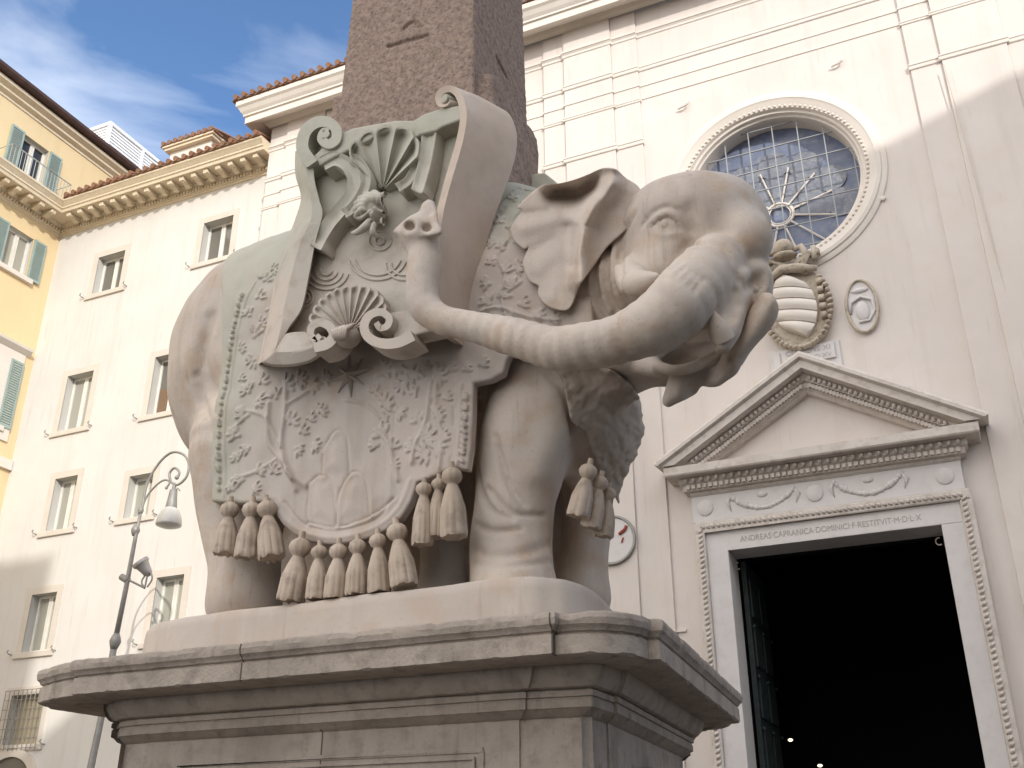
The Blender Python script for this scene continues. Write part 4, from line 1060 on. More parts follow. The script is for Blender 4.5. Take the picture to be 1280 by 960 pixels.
# eyes
carve([(803, 283), (816, 266), (835, 258), (852, 266), (861, 287)], 2.4, .004, .03)          # crease over the lid
carve([(808, 286), (820, 273), (835, 266.5), (848, 273), (856, 289)], 2.9, .002, .03, add=True)   # upper lid
carve([(813, 287), (822, 277.5), (835, 272), (846, 277), (852, 288)], 2.0, .008, .015)         # shadow line under the lid
carve([(812, 289), (832, 294.5), (853, 291)], 2.6, -.002, .03, add=True)
carve([(862, 258), (866, 280), (868, 300)], 6, -.015, .12)
for q in ((938, 354, 7.52, 26), (934, 374, 7.52, 26)): w_ = px4(q); G.ell(w_[:3], (w_[3], .18, w_[3]*1.05), .08)
carve([(920, 354), (930, 343), (942, 336), (953, 338), (957, 350), (952, 366)], 7.5, .015, .06, add=True)
carve([(932, 362), (939, 353), (946, 350), (949, 357), (944, 370)], 5.5, .0, .035)
carve([(924, 378), (918, 390), (912, 400)], 4, .006, .05)
# trunk root outline, cheek folds
carve([(846, 322), (858, 309), (876, 303), (898, 305), (913, 318), (920, 345)], 3.5, -.006, .07)
carve([(925, 350), (918, 372), (910, 390)], 5, 0, .06)
for i in range(5): carve([(838+i*7, 338+i*7), (846+i*7, 331+i*6), (852+i*7, 328+i*5)], 2.0, -.003, .03)
# neck folds behind the head
for P in ([(742, 322), (737, 350), (742, 378), (752, 398)], [(756, 305), (750, 340), (754, 370), (764, 390)], [(772, 296), (767, 330), (769, 360), (778, 380)]):
    carve(P, 9, .012, .05, add=True)
for P in ([(749, 312), (743, 345), (748, 375), (758, 394)], [(764, 300), (758, 335), (761, 366), (771, 386)], [(784, 286), (777, 312), (776, 342), (783, 372)], [(733, 330), (729, 360), (733, 385)]):
    carve(P, 4.5, .008, .035)
carve([(792, 268), (782, 284), (774, 294)], 4, .0, .06)
# fore leg folds
carve([(686, 470), (704, 488), (711, 512), (714, 540)], 3, .0, .06)
carve([(600, 500), (612, 530), (617, 560), (616, 590), (628, 620)], 3.8, .010, .045)
carve([(620, 545), (630, 585), (640, 612), (655, 632)], 3.3, .010, .045)
carve([(598, 590), (604, 620), (618, 640), (640, 648)], 3.8, .010, .045)
carve([(594, 655), (615, 664), (650, 662)], 3.8, .010, .045)
carve([(592, 690), (620, 696), (660, 690), (688, 680)], 3, -.004, .08)
carve([(610, 610), (640, 640), (680, 645)], 3.0, .010, .045)
# rump crease
carve([(262, 395), (252, 440), (255, 470), (266, 490)], 6, .0, .14)
carve([(246, 470), (252, 505), (266, 540)], 4, .0, .10)
# foot tops
carve([(590, 704), (630, 708), (690, 702)], 2.5, 0, .05)
# flat foot contact
sl, X, Y, Z = G.win((-9, 6, 3.4), (-2, 10.5, 3.8)); G.F[sl] = np.maximum(G.F[sl], (ZB-.03-Z)+0*X+0*Y)
V, Q = main_island(*surface_nets(G.F, G.lo, G.h))
body = np_mesh('body', V, Q, M_MARBLE, ele, smooth_iter=1)
print('body verts', len(V))
# eyeballs
for (px, py, r) in ((834, 283, 11), (942, 363, 7)):
    h = G.hit(px, py)
    if h is not None:
        d = ray(px, py); d /= np.linalg.norm(d); rr = r/ppm(px, py, h[1])
        m = MB(); c = h+d*rr*.80; m.blob(c, rr, 16, 12); q = c-d*rr*.93
        ey = m.build('eye', M_MARBLE, ele, smooth=True)
# tusks
def cone(P, name):
    p = chainpx(P, 6); m = MB(); m.tube(p[:, :3], list(p[:, 3]), 16); return m.build(name, M_MARBLE, ele, smooth=True)
cone([(793, 354, 7.0, 17), (803, 353, 6.86, 15.5), (814, 349, 6.78, 10), (822, 345, 6.72, 4), (823.5, 344, 6.71, .6)], 'tusk')
cone([(906, 426, 7.06, 14), (900, 412, 7.0, 12.5), (894, 399, 6.95, 8), (890, 389, 6.92, 3), (889.5, 387, 6.91, .6)], 'tusk')
cone([(884, 398, 7.0, 8), (880, 400, 6.95, 5)], 'lip_fold')

# ---- sheets with thickness: ears, cloth (field in a bent grid, then mapped to the world)
def line_d(P, X, Y):
    P = np.array(P, float); d = np.full(X.shape, 1e9)
    for a, b_ in zip(P[:-1], P[1:]):
        e = b_-a; wx, wy = X-a[0], Y-a[1]; t = np.clip((wx*e[0]+wy*e[1])/max(e @ e, 1e-9), 0, 1)
        d = np.minimum(d, (wx-t*e[0])**2+(wy-t*e[1])**2)
    return np.sqrt(d)
def sheet_px(name, poly, depthf, thick, mat_, parent, step=2.0, rnd=6.0, hy=.012, scale=150.):
    """sheet drawn in the photo, depthf(u,v)-> Y of its front face, thick(u,v) metres"""
    P = cr4(poly+[poly[0]], 6)[:-1]
    u = np.arange(P[:, 0].min()-6, P[:, 0].max()+6, step); v = np.arange(P[:, 1].min()-6, P[:, 1].max()+6, step)
    U, Vv = np.meshgrid(u, v, indexing='ij')
    d = poly_sd(P, U, Vv)/scale
    D = depthf(U, Vv); T = thick(U, Vv) if callable(thick) else np.full(U.shape, thick)
    y = np.arange(-.06, float(T.max())+.06, hy)
    c = y[None, None, :]-T[:, :, None]/2; a = np.abs(c)-T[:, :, None]/2
    r = rnd/scale
    ax_, bx_ = a+r, np.broadcast_to(d[:, :, None], a.shape)+r
    F = np.minimum(np.maximum(ax_, bx_), 0)+np.sqrt(np.maximum(ax_, 0)**2+np.maximum(bx_, 0)**2)-r
    Vg, Q = surface_nets(F.astype(np.float32), (0, 0, 0), (1, 1, 1))
    uu = u[0]+Vg[:, 0]*step; vv = v[0]+Vg[:, 1]*step; yy = y[0]+Vg[:, 2]*hy
    Yw = depthf(uu, vv)+yy
    dr = FW+np.outer((uu-640)/FPX, RT)-np.outer((vv-480)/FPX, UP); W_ = EYE+dr*(Yw/dr[:, 1])[:, None]
    return np_mesh(name, W_, Q[:, ::-1], mat_, parent, smooth_iter=1)
EAR = [(679, 231), (668, 238), (647, 258), (652, 264), (641, 280), (638, 290), (643, 302), (655, 312), (660, 310), (654, 326), (656, 341), (662, 352), (673, 358), (672, 368), (680, 380), (694, 387), (709, 388), (717, 378), (725, 357), (742, 333), (760, 308), (786, 284), (800, 262), (800, 236), (782, 222), (769, 211), (753, 210), (737, 217), (722, 223), (700, 229)]
def ear_depth(u, v):
    Y = 7.30+.0008*(u-640)
    fold = line_d([(727, 350), (724, 320), (726, 280), (745, 250), (765, 228)], u, v)     # ridge of the front fold
    right = sstep(-6, 6, (u-726)*.8+(v-290)*.25)
    Y = Y-.22*np.exp(-(fold/13)**2)-.10*right*np.exp(-((v-270)/70)**2)
    roll = line_d([(684, 229), (722, 219), (752, 206), (768, 208)], u, v)
    Y = Y-.20*np.exp(-(roll/9)**2)
    hol = line_d([(695, 243), (722, 246), (742, 236)], u, v); Y = Y+.17*np.exp(-(hol/12)**2)
    for L_, a, w in (([(655, 285), (690, 275), (708, 268)], -.03, 11), ([(672, 335), (695, 315), (708, 300)], -.02, 11), ([(690, 370), (702, 345), (710, 315)], -.022, 11), ([(655, 268), (685, 264)], .022, 6), ([(655, 318), (690, 300)], .016, 7), ([(714, 285), (716, 330)], .07, 8)):
        Y = Y+a*np.exp(-(line_d(L_, u, v)/w)**2)
    rim = u*0
    Y = Y+.0016*np.maximum(u-770, 0)**1.3*.5
    return Y
sheet_px('ear', EAR, ear_depth, .17, M_EAR, ele, 1.0, 2.2, .009)
EAR2 = [(952, 366), (964, 367), (973, 382), (971, 398), (960, 415), (943, 434), (929, 453), (921, 467), (909, 476), (898, 483), (886, 484), (877, 483), (870, 492), (858, 499), (845, 505), (835, 509), (828, 503), (831, 488), (836, 468), (829, 458), (840, 457), (858, 456), (880, 446), (897, 437), (916, 418), (938, 385)]
def ear2_depth(u, v):
    Y = 7.20+.0010*(u-830)+.0016*(v-400)
    Y = Y-.10*np.exp(-(line_d([(965, 375), (940, 415), (915, 450)], u, v)/16)**2)+.07*np.exp(-(line_d([(900, 440), (880, 468), (868, 490)], u, v)/12)**2)-.04*np.exp(-(line_d([(862, 465), (848, 490)], u, v)/9)**2)
    return Y
sheet_px('ear', EAR2, ear2_depth, .20, M_EAR, ele, 1.5, 10)

# ---- plinth slab under the elephant
def hull(pts): return pts
pl = [at(690, 721, Z=3.69)[:2], at(718, 725, Z=3.69)[:2], at(742, 735, Z=3.69)[:2], at(760, 750, Z=3.69)[:2], at(772, 764, Z=3.69)[:2]]
PLN = [(-6.55, 7.33), (-5.0, 7.315), (-3.4, 7.30)]+[tuple(p) for p in pl]+[(-3.0, 9.9), (-3.3, 10.1), (-6.9, 10.0), (-7.5, 9.7), (-7.68, 9.0), (-7.60, 8.2), (-7.38, 7.75), (-7.05, 7.48), (-6.8, 7.38)]
PLd = densify(cr4(PLN+[PLN[0]], 6)[:-1].tolist() and [tuple(p) for p in cr4(PLN+[PLN[0]], 6)[:-1]], .08)
rings = []
for (d, z) in ((.0, 3.302), (.0, 3.34), (.0, 3.60), (.006, 3.66), (.03, 3.69)):
    ip = inset(PLd, d); rings.append([(p[0]+.004*math.sin(p[0]*9+z*5), p[1]+.004*math.sin(p[0]*13+z*9), z+(.006*math.sin(p[0]*5) if z > 3.6 else 0)) for p in ip])
m = MB(); m.loft(rings); m.build('plinth', M_PLINTH, ele, auto=35)

# ---- saddle cloth: a bent sheet that follows the flank and hangs free below it
def q2(P, Y=7.44): return [tuple(at(a, b_, Y=Y)[[0, 2]]) for a, b_ in P]
CL = [(347, 300), (324, 322), (305, 345), (293, 372), (284, 410), (277, 455), (271, 505), (267, 560), (263, 626), (300, 629), (338, 627), (343, 641), (352, 655), (366, 667), (386, 676), (410, 680), (435, 679), (460, 673), (482, 662), (500, 646), (512, 627), (520, 602), (545, 594), (566, 584), (584, 587), (588, 560), (590, 520), (591, 478), (612, 474), (628, 466), (632, 452), (640, 436), (690, 440), (700, 436), (715, 320), (715, 250), (690, 205), (670, 170), (640, 130), (600, 100), (500, 110), (430, 150), (390, 220)]
PX = q2(CL)
for i_, (x_, y_, Y_) in {CL.index((690, 440)): (731, 436, 7.25), CL.index((700, 436)): (731, 400, 7.25), CL.index((715, 320)): (735, 320, 7.35)}.items(): PX[i_] = tuple(at(x_, y_, Y=Y_)[[0, 2]])
for i_, (x_, y_, Y_) in {0: (344, 300, 8.3), 1: (316, 320, 8.15), 2: (297, 347, 7.85), 3: (289, 378, 7.6), 4: (282, 412, 7.5)}.items(): PX[i_] = tuple(at(x_, y_, Y=Y_)[[0, 2]])
ch = .0125
xs = np.arange(-7.6, -2.25, ch); zs = np.arange(4.05, 8.95, ch)
Xg, Zg = np.meshgrid(xs, zs, indexing='ij')
ii = np.clip(((Xg-G.lo[0])/G.h).round().astype(int), 0, G.n[0]-1); kk = np.clip(((Zg-G.lo[2])/G.h).round().astype(int), 0, G.n[2]-1)
# first crossing along +Y from inside the body's mid plane towards the viewer (ignores trunk and head in front)
j0 = int((7.28-G.lo[1])/G.h); col = G.F[ii, j0:, kk]
ins = col < 0; first = ins.argmax(2); has = ins.any(2)
Yb = np.where(has, G.lo[1]+(j0+first)*G.h, 9.2)
hang = np.where(Zg < 6.6, 7.50, 7.50+np.maximum(Zg-6.6, 0)**2*.55)
Yc = np.minimum(Yb, hang)-.06
def blur(A, n):
    for _ in range(n):
        A = np.pad(A, 2, 'edge'); A = (A[:-4, 2:-2]+A[1:-3, 2:-2]+A[2:-2, 2:-2]+A[3:-1, 2:-2]+A[4:, 2:-2])/5
        A = np.pad(A, ((0, 0), (2, 2)), 'edge'); A = (A[:, :-4]+A[:, 1:-3]+A[:, 2:-2]+A[:, 3:-1]+A[:, 4:])/5
    return A
Yc = blur(np.maximum(Yc, 7.40), 10)
Yc += .012*np.sin(Xg*6+Zg*2)*np.exp(-np.maximum(Zg-4, 0)*.5)
PXs = [tuple(p) for p in cr4(PX+[PX[0]], 4)[:-1]]
dp = poly_sd(PX, Xg, Zg)
Hm = np.zeros_like(Xg)
PXM = 133.0
def local(P, w):
    P = np.array(P); lo = P.min(0)-w; hi = P.max(0)+w
    a = np.clip(((lo-[xs[0], zs[0]])/ch).astype(int), 0, [len(xs)-1, len(zs)-1]); b_ = np.clip(((hi-[xs[0], zs[0]])/ch).astype(int)+1, 1, [len(xs), len(zs)])
    return (slice(a[0], b_[0]), slice(a[1], b_[1]))
def ridge(P, w, a, smooth=True):
    a = a*1.25
    """raised (a>0) or cut (a<0) line, photo pixels, w px half width, a metres"""
    Q = np.array(q2([tuple(p) for p in (cr4(P, 8) if smooth else P)])); s = local(Q, 3*w/PXM)
    d = line_d(Q, Xg[s], Zg[s])*PXM/w
    Hm[s] += a*np.exp(-d**2)
def lobe(px, py, rx, ry, ang, a):
    c = np.array(q2([(px, py)]))[0]; w = max(rx, ry)*1.6/PXM; s = local([c], w)
    X, Z = (Xg[s]-c[0])*PXM, (Zg[s]-c[1])*PXM; ca, sa = math.cos(ang), math.sin(ang)
    u = (X*ca+Z*sa)/rx; v = (-X*sa+Z*ca)/ry
    r = np.sqrt(u*u+v*v)
    Hm[s] = np.maximum(Hm[s], a*sstep(1.10, .86, r)*(1-.30*np.exp(-(v/.30)**2)*(np.abs(u) < .9)))
rr = random.Random(11)
def leaf(px, py, sz, ang):
    n = rr.choice((3, 4, 5))
    for i in range(n):
        t = (i-(n-1)/2)*.62; q = ang+t
        lobe(px+sz*.8*math.cos(q), py-sz*.8*math.sin(q), sz*.62, sz*.25, q, .021)
    lobe(px, py, sz*.32, sz*.32, 0, .019)
# braided borders
def border(P, off, step=7, sz=5.0):
    Q = cr4(P, 12); L = np.r_[0, np.cumsum(np.linalg.norm(np.diff(Q, axis=0), axis=1))]
    for s in np.arange(3, L[-1], step):
        i = np.searchsorted(L, s); i = min(i, len(Q)-2); t = Q[i+1]-Q[i]; t = t/np.linalg.norm(t); n = np.array([-t[1], t[0]])
        c = Q[i]+n*off; a = math.atan2(-t[1], t[0])
        lobe(c[0], c[1], sz, 2.6, a+.8, .035)
EDGE = [(296, 362), (291, 378), (284, 410), (277, 455), (271, 505), (267, 560), (264, 615)]
border(EDGE, -9)
ridge([(319, 352), (307, 378), (298, 414), (291, 458), (286, 506), (283, 560), (280, 620)], 1.6, .012)
border([(585, 580), (588, 540), (590, 490)], -7)
ridge([(572, 580), (575, 540), (577, 480)], 2.2, .016); ridge([(563, 580), (566, 540), (568, 480)], 1.5, -.010)
ridge([(350, 641), (360, 652), (374, 662), (392, 669), (412, 672), (434, 671), (457, 665), (477, 655), (493, 640), (504, 622), (512, 600)], 3.0, .012)
ridge([(355, 627), (368, 645), (384, 657), (410, 663), (434, 662), (458, 655), (476, 644), (490, 622)], 1.6, -.012)
# vine stems, mounts, star, oak branches
ridge([(336, 505), (335, 530), (338, 555), (352, 575), (364, 594), (370, 612)], 3.5, .026)
ridge([(358, 480), (356, 520), (352, 548), (356, 575), (368, 600)], 3.0, .024)
ridge([(362, 590), (374, 600), (383, 606)], 5, .028)
ridge([(352, 560), (342, 540), (330, 520), (300, 512)], 2.2, .016); ridge([(345, 575), (320, 590), (290, 600)], 2.2, .016)
for P in ([(384, 653), (384, 630), (387, 604), (401, 594), (415, 604), (419, 630), (421, 656)], [(421, 655), (424, 620), (434, 597), (447, 590), (458, 603), (463, 644)], [(403, 596), (405, 562), (420, 539), (434, 548), (437, 594)], [(384, 653), (420, 659), (462, 646), (492, 622)]):
    ridge(P, 1.6, -.014); ridge([(p[0]+3, p[1]+2) for p in P], 4, .008)
def mount(P, a):
    Q = q2(P); s = local(np.array(Q), .1); d = poly_sd(Q, Xg[s], Zg[s]); Hm[s] += a*sstep(0.01, -.14, d)
mount([(384, 653), (387, 604), (401, 594), (415, 604), (421, 656)], .022); mount([(421, 655), (426, 612), (447, 590), (458, 603), (463, 646)], .022); mount([(403, 594), (406, 560), (420, 539), (435, 550), (437, 594)], .024); mount([(437, 594), (440, 560), (460, 575), (490, 622), (464, 640)], .015)
ridge([(497, 600), (492, 575), (486, 555), (476, 540)], 2.6, .022); ridge([(515, 578), (520, 555), (532, 530), (540, 480)], 3, .022); ridge([(550, 585), (552, 545), (545, 500), (548, 470)], 2.5, .018)
ridge([(430, 500), (455, 505), (475, 520)], 2, .018); ridge([(360, 505), (385, 490), (410, 475)], 2.4, .02); ridge([(470, 470), (500, 462), (530, 470)], 2.4, .02)
for (x, y, s, a) in ((355, 482, 12, .5), (372, 476, 11, .2), (388, 482, 10, -.2), (345, 497, 10, 2.0), (405, 474, 9, .3), (362, 528, 11, 1), (375, 540, 10, .4), (385, 523, 9, .2), (400, 515, 9, .6), (370, 560, 9, -.6), (392, 556, 9, -.4),
        (478, 505, 12, .6), (495, 512, 12, -.6), (470, 492, 9, 2), (484, 520, 8, 3.6), (480, 545, 12, 2.2), (488, 560, 10, .8), (472, 556, 9, 3.2), (490, 580, 8, .2), (530, 548, 14, .5), (545, 556, 12, -.2), (520, 560, 11, 2.8), (535, 566, 12, 3.4), (552, 546, 9, .6), (526, 528, 10, 2.2), (545, 520, 10, .6),
        (478, 462, 11, .4), (495, 458, 10, -.3), (510, 468, 12, -.4), (525, 462, 11, .8), (545, 470, 12, .2), (560, 462, 9, .6), (505, 480, 10, 4), (540, 490, 9, -1), (555, 498, 9, .4), (520, 495, 9, 2), (580, 462, 8, .5), (600, 455, 9, .3),
        (300, 436, 7, .3), (318, 420, 12, 1.2), (325, 405, 9, .6), (313, 395, 9, 2.2), (330, 432, 9, -.4), (318, 450, 9, 3.6), (300, 475, 7, .6), (312, 490, 10, 2.4), (325, 478, 10, .6), (322, 500, 9, -.4), (310, 520, 11, 3), (300, 545, 11, 2.8), (312, 560, 9, 3.6), (298, 575, 8, 2.2), (305, 600, 10, 3.3), (322, 590, 9, .4), (318, 610, 8, -.3), (293, 612, 8, 2.6), (340, 590, 9, .8),
        (330, 350, 9, 1.3), (322, 372, 10, .5), (338, 335, 8, .3), (334, 388, 8, -.3)):
    leaf(x, y, s, a)
# right hand piece between the scroll band and the ear
for (x, y, s, a) in ((612, 380, 11, 2.2), (625, 370, 12, .5), (640, 360, 11, 1.8), (612, 355, 9, 3), (630, 340, 10, .8), (618, 330, 9, 2.4), (645, 335, 9, .2), (628, 310, 10, 2), (615, 300, 8, 3), (640, 300, 9, .6), (632, 280, 9, 1.4), (620, 268, 8, 2.5), (645, 262, 9, .6), (640, 240, 9, 1.2), (655, 225, 10, .4), (630, 232, 8, 2.2), (650, 380, 10, .2), (668, 392, 11, -.2), (640, 395, 10, 3), (605, 396, 9, 2), (690, 400, 9, .3), (660, 205, 9, 1.0), (645, 208, 9, 2)):
    leaf(x, y, s, a)
ridge([(632, 395), (628, 370), (632, 345), (622, 320), (634, 290), (630, 262), (645, 235)], 2.0, .018); ridge([(600, 392), (622, 385), (660, 396), (700, 402)], 2.2, .018)
ridge([(592, 330), (600, 290), (612, 255), (628, 215)], 3, .016)
for i in range(14): lobe(596+(628-596)*i/13, 322-(322-205)*i/13, 4, 2.2, 2.2, .016)
Hm += .004*np.sin(Xg*23+Zg*5)*np.sin(Zg*19+Xg*7)
yy = np.arange(-.18, .20, .016)
T = .11
a = np.abs(yy[None, None, :]-(T-Hm[:, :, None])/2)-(T+Hm[:, :, None])/2     # front face at -Hm
r = .02
ax_, bx_ = a+r, dp[:, :, None]+r+0*a
Fc = (np.minimum(np.maximum(ax_, bx_), 0)+np.sqrt(np.maximum(ax_, 0)**2+np.maximum(bx_, 0)**2)-r).astype(np.float32)
Vg, Q = surface_nets(Fc, (0, 0, 0), (1, 1, 1))
def bil(A, i, j):
    i0 = np.clip(np.floor(i).astype(int), 0, A.shape[0]-2); j0 = np.clip(np.floor(j).astype(int), 0, A.shape[1]-2); f, g_ = i-i0, j-j0
    return A[i0, j0]*(1-f)*(1-g_)+A[i0+1, j0]*f*(1-g_)+A[i0, j0+1]*(1-f)*g_+A[i0+1, j0+1]*f*g_
Vw = np.stack([xs[0]+Vg[:, 0]*ch, bil(Yc, Vg[:, 0], Vg[:, 1])+yy[0]+Vg[:, 2]*.016, zs[0]+Vg[:, 1]*ch], 1)
cloth = np_mesh('saddle_cloth', Vw, Q, M_CLOTH, ele)
c_ = at(438, 470, Y=7.40); ic = int((c_[0]-xs[0])/ch); kc = int((c_[2]-zs[0])/ch); ys_ = float(Yc[ic, kc])-.004
c_ = at(438, 470, Y=ys_); sc = 1/ppm(438, 470, ys_); m = MB(); V_ = [(c_[0], ys_-.075, c_[2])]
for k in range(16):
    q = k*math.pi/8+.12; r_ = (31 if k % 4 == 0 else 26 if k % 2 == 0 else 7.5)*sc
    V_.append((c_[0]+r_*math.cos(q), ys_-.012, c_[2]+r_*math.sin(q)))
for k in range(16): V_.append((V_[1+k][0], ys_+.05, V_[1+k][2]))
m.add(V_, [(0, 1+k, 1+(k+1) % 16) for k in range(16)]+[(1+k, 17+k, 17+(k+1) % 16, 1+(k+1) % 16) for k in range(16)]+[tuple(range(17, 33))])
m.build('star', M_CLOTH, cloth)
# drape of the cloth over the back (thin shell on the body, up to the obelisk)
# ---- breast cloth
def project(P):
    v = P-EYE; d = v @ FW; return 640+FPX*(v @ RT)/d, 480-FPX*(v @ UP)/d
BC = [(688, 450), (705, 480), (713, 525), (722, 534), (731, 540), (735, 552), (739, 566), (743, 574), (747, 586), (754, 596), (760, 608), (768, 620), (773, 630), (784, 634), (812, 580), (812, 540), (802, 500), (788, 480), (768, 464), (735, 450)]
sl, X, Y, Z = G.win((-3.7, 7.3, 4.0), (-1.9, 9.7, 6.7))
Fs = G.F[sl]; P3 = np.stack(np.broadcast_arrays(X, Y, Z), -1).reshape(-1, 3).astype(float)
pu, pv = project(P3); near = (np.abs(Fs.reshape(-1)) < .15)
dpl = np.full(len(P3), .5); dpl[near] = poly_sd(BC, pu[near], pv[near])/140.
orn = .016*np.clip(np.sin(pu*.23+1.3*np.sin(pv*.09))*np.sin(pv*.21+1.1*np.sin(pu*.11)+1), -.2, .45)+.010*np.sin(pu*.43+2*np.sin(pv*.17))*np.sin(pv*.37+1.7*np.sin(pu*.2))
Fb = np.maximum(Fs.reshape(-1)-.055-orn, dpl).reshape(Fs.shape).astype(np.float32)
V, Q = main_island(*surface_nets(Fb, [G.lo[i]+sl[i].start*G.h for i in range(3)], G.h))
np_mesh('breast_cloth', V, Q, M_BREAST, ele, smooth_iter=1)

# ---- tassels
def tassel(kx, ky, bx, by, w, Y, top=None, kr=None):
    k = at(kx, ky, Y=Y); s = 1/ppm(kx, ky, Y); b_ = at(bx, by, Y=Y+.02); R_ = w*s/2; kr_ = (kr or w*.36)*s
    d = b_-k; L = np.linalg.norm(d); d = d/L
    e1 = np.cross(d, [0, 1, 0]); e1 /= np.linalg.norm(e1); e2 = np.cross(d, e1)
    n = 64; nf = rr.randint(9, 12); ph = rr.random()*6
    prof = [(-1.9, .30), (-1.1, .34), (-.95, .62), (-.6, .95), (0, 1.08), (.55, .90), (.85, .62), (1.0, .55)]
    rings = []
    for (t, q) in prof:
        c = k+d*t*kr_*.85; rings.append([c+(e1*math.cos(2*math.pi*j/n)+e2*math.sin(2*math.pi*j/n))*q*kr_*(1+.02*math.sin(j)) for j in range(n)])
    st = kr_*.95
    cut = [rr.uniform(-1, 1) for _ in range(nf*2)]
    for i in range(1, 19):
        t = i/18; c = k+d*(st+(L-st)*t)
        rr_ = R_*(.42+.42*min(1, t*2.2)**.8+.16*t)
        if t > .95: rr_ *= .93
        band = .03*math.exp(-((t-.20)/.05)**2)
        rg = []
        for j in range(n):
            q = 2*math.pi*j/n
            f = max(0, t-.16)/.84; v = abs(math.sin(nf*q/2+ph+.35*math.sin(3*q+ph)+.25*t*math.sin(q*2+ph)))
            g_ = 1+.13*min(1, f*2.2)*(v**.45-.75)+band
            zz = (.10*R_*cut[int(q/(2*math.pi)*nf*2) % (nf*2)] if i == 18 else 0)
            rg.append(c+(e1*math.cos(q)+e2*math.sin(q))*rr_*g_*1.0+d*zz)
        rings.append(rg)
    rings.append([rings[-1][0]*0+(k+d*L*.97)+(p-(k+d*L*.97))*.6 for p in rings[-1]])
    m = MB(); m.loft(rings)
    return m.build('tassel', M_TAS, ele, auto=50)
for a in ((287, 638, 281, 693, 31, 7.38), (314.5, 638, 308, 698, 31, 7.38), (334, 637, 340, 698, 33, 7.39)): tassel(*a)
for a in ((375, 685, 363, 752, 36, 7.37), (399, 691, 395, 750, 27, 7.38), (423, 690, 419, 748, 30, 7.37), (447, 684, 445.5, 744, 29, 7.37), (472.5, 677, 474, 741, 29, 7.37), (496.6, 666, 506, 733, 35, 7.37)): tassel(*a)
for a in ((548, 606, 545, 672, 24, 7.42), (530, 612, 528, 681, 27, 7.37), (565, 596, 567.5, 671, 34, 7.36)): tassel(*a)
for a in ((760, 618, 754, 671, 26, 8.12), (750, 604, 738, 660, 27, 7.98), (735, 590, 722, 646, 30, 7.84)): tassel(*a)

# ------------------------------------------------------------------ cartouche on the flank
cart_mat = M_CART
cart = MB()
Yb0 = 7.16
BP = [(394, 178), (388, 215), (396, 262), (380, 330), (357, 420), (390, 422), (436, 412), (500, 408), (545, 398), (556, 320), (570, 250), (584, 190), (586, 150), (552, 150), (500, 152), (455, 160), (420, 172)]
fr_ = [at(x, y, Y=Yb0) for x, y in BP]; ctr = np.mean(fr_, 0)
def shr(p, k, Y): q = ctr+(p-ctr)*k; return np.array([q[0], Y, q[2]])
cart.loft([fr_, [shr(p, .99, 7.45) for p in fr_], [shr(p, .90, 8.02)+np.array([0, 0, .12]) for p in fr_]])
cobj = cart.build('cartouche', cart_mat, ele, auto=40)
def band(rows, name, matr=None, bev=.018, sub=5):
    """rows: list of rings, each a list of (px,py,Y); splined along its length"""
    rows = [[np.r_[q] for q in r] for r in rows]; n = len(rows[0])
    cols = [cr4([r[i] for r in rows], sub) for i in range(n)]
    m = MB(); m.loft([[at(c[k][0], c[k][1], Y=c[k][2]) for c in cols] for k in range(len(cols[0]))])
    return m.build(name, matr or cart_mat, cobj, auto=32, bevel=bev)
# left border
rows = []
for (o, r_, i_) in (((374, 186), (380, 187), (392, 197)), ((374, 215), (382, 216), (393, 224)), ((381, 243), (388, 243), (399, 250)), ((375, 268), (389, 272), (403, 268)), ((363, 300), (376, 302), (394, 303)), ((349, 345), (364, 345), (386, 345)), ((341, 385), (355, 386), (377, 385)), ((335, 415), (350, 414), (362, 408)), ((327, 453), (343, 440), (357, 417))):
    a = at(*i_, Y=7.02); b_ = at(*o, Y=7.10)
    rows.append([(o[0], o[1], 7.10), (r_[0], r_[1], 6.97), (i_[0], i_[1], 7.00), (i_[0]+3, i_[1]+4, 7.30), (o[0]-5, o[1]+3, 7.50)])
band(rows, 'border_band')
# bottom border
rows = []
for (o, r_, i_) in (((327, 453), (343, 440), (357, 417)), ((345, 457), (355, 440), (368, 415)), ((368, 456), (371, 439), (381, 415)), ((388, 451), (386, 435), (390, 421)), ((403, 441), (399, 429), (397, 424)), ((414, 429), (409, 422), (404, 419))):
    rows.append([(i_[0], i_[1], 7.0), (r_[0], r_[1], 6.96), (o[0], o[1], 7.02), (o[0]+1, o[1]+2, 7.24), (i_[0]+1, i_[1]+2, 7.18)])
band(rows, 'border_band')
def strip(P, t, Y0, Y1, name, sub=8, tw=None, skew=(0, 0), build=True):
    Q = cr4(P, sub); m = MB(); rings = []
    for k in range(len(Q)):
        d = Q[min(k+1, len(Q)-1)]-Q[max(k-1, 0)]; d = d/np.linalg.norm(d); n = np.array([-d[1], d[0]]); tt = t if tw is None else tw[0]+(tw[1]-tw[0])*k/(len(Q)-1)
        A, B = Q[k]+n*tt, Q[k]-n*tt
        a0, b0 = at(A[0], A[1], Y=Y0), at(B[0], B[1], Y=Y0)
        rings.append([a0, b0, b0+np.array([skew[0], Y1-Y0, skew[1]]), a0+np.array([skew[0], Y1-Y0, skew[1]])])
    m.loft(rings)
    return m.build(name, cart_mat, cobj, auto=35, bevel=.015) if build else m
strip([(392, 434), (408, 430), (417, 420), (412, 408), (400, 403), (390, 408), (388, 418), (394, 424), (400, 419)], 4.5, 6.93, 7.17, 'volute', tw=(7, 3.5))
strip([(516, 419), (497, 428), (476, 429), (460, 421), (455, 407), (462, 394), (476, 390), (486, 397), (484, 407), (475, 410), (470, 403)], 4.5, 6.93, 7.17, 'volute', tw=(7, 3.5))
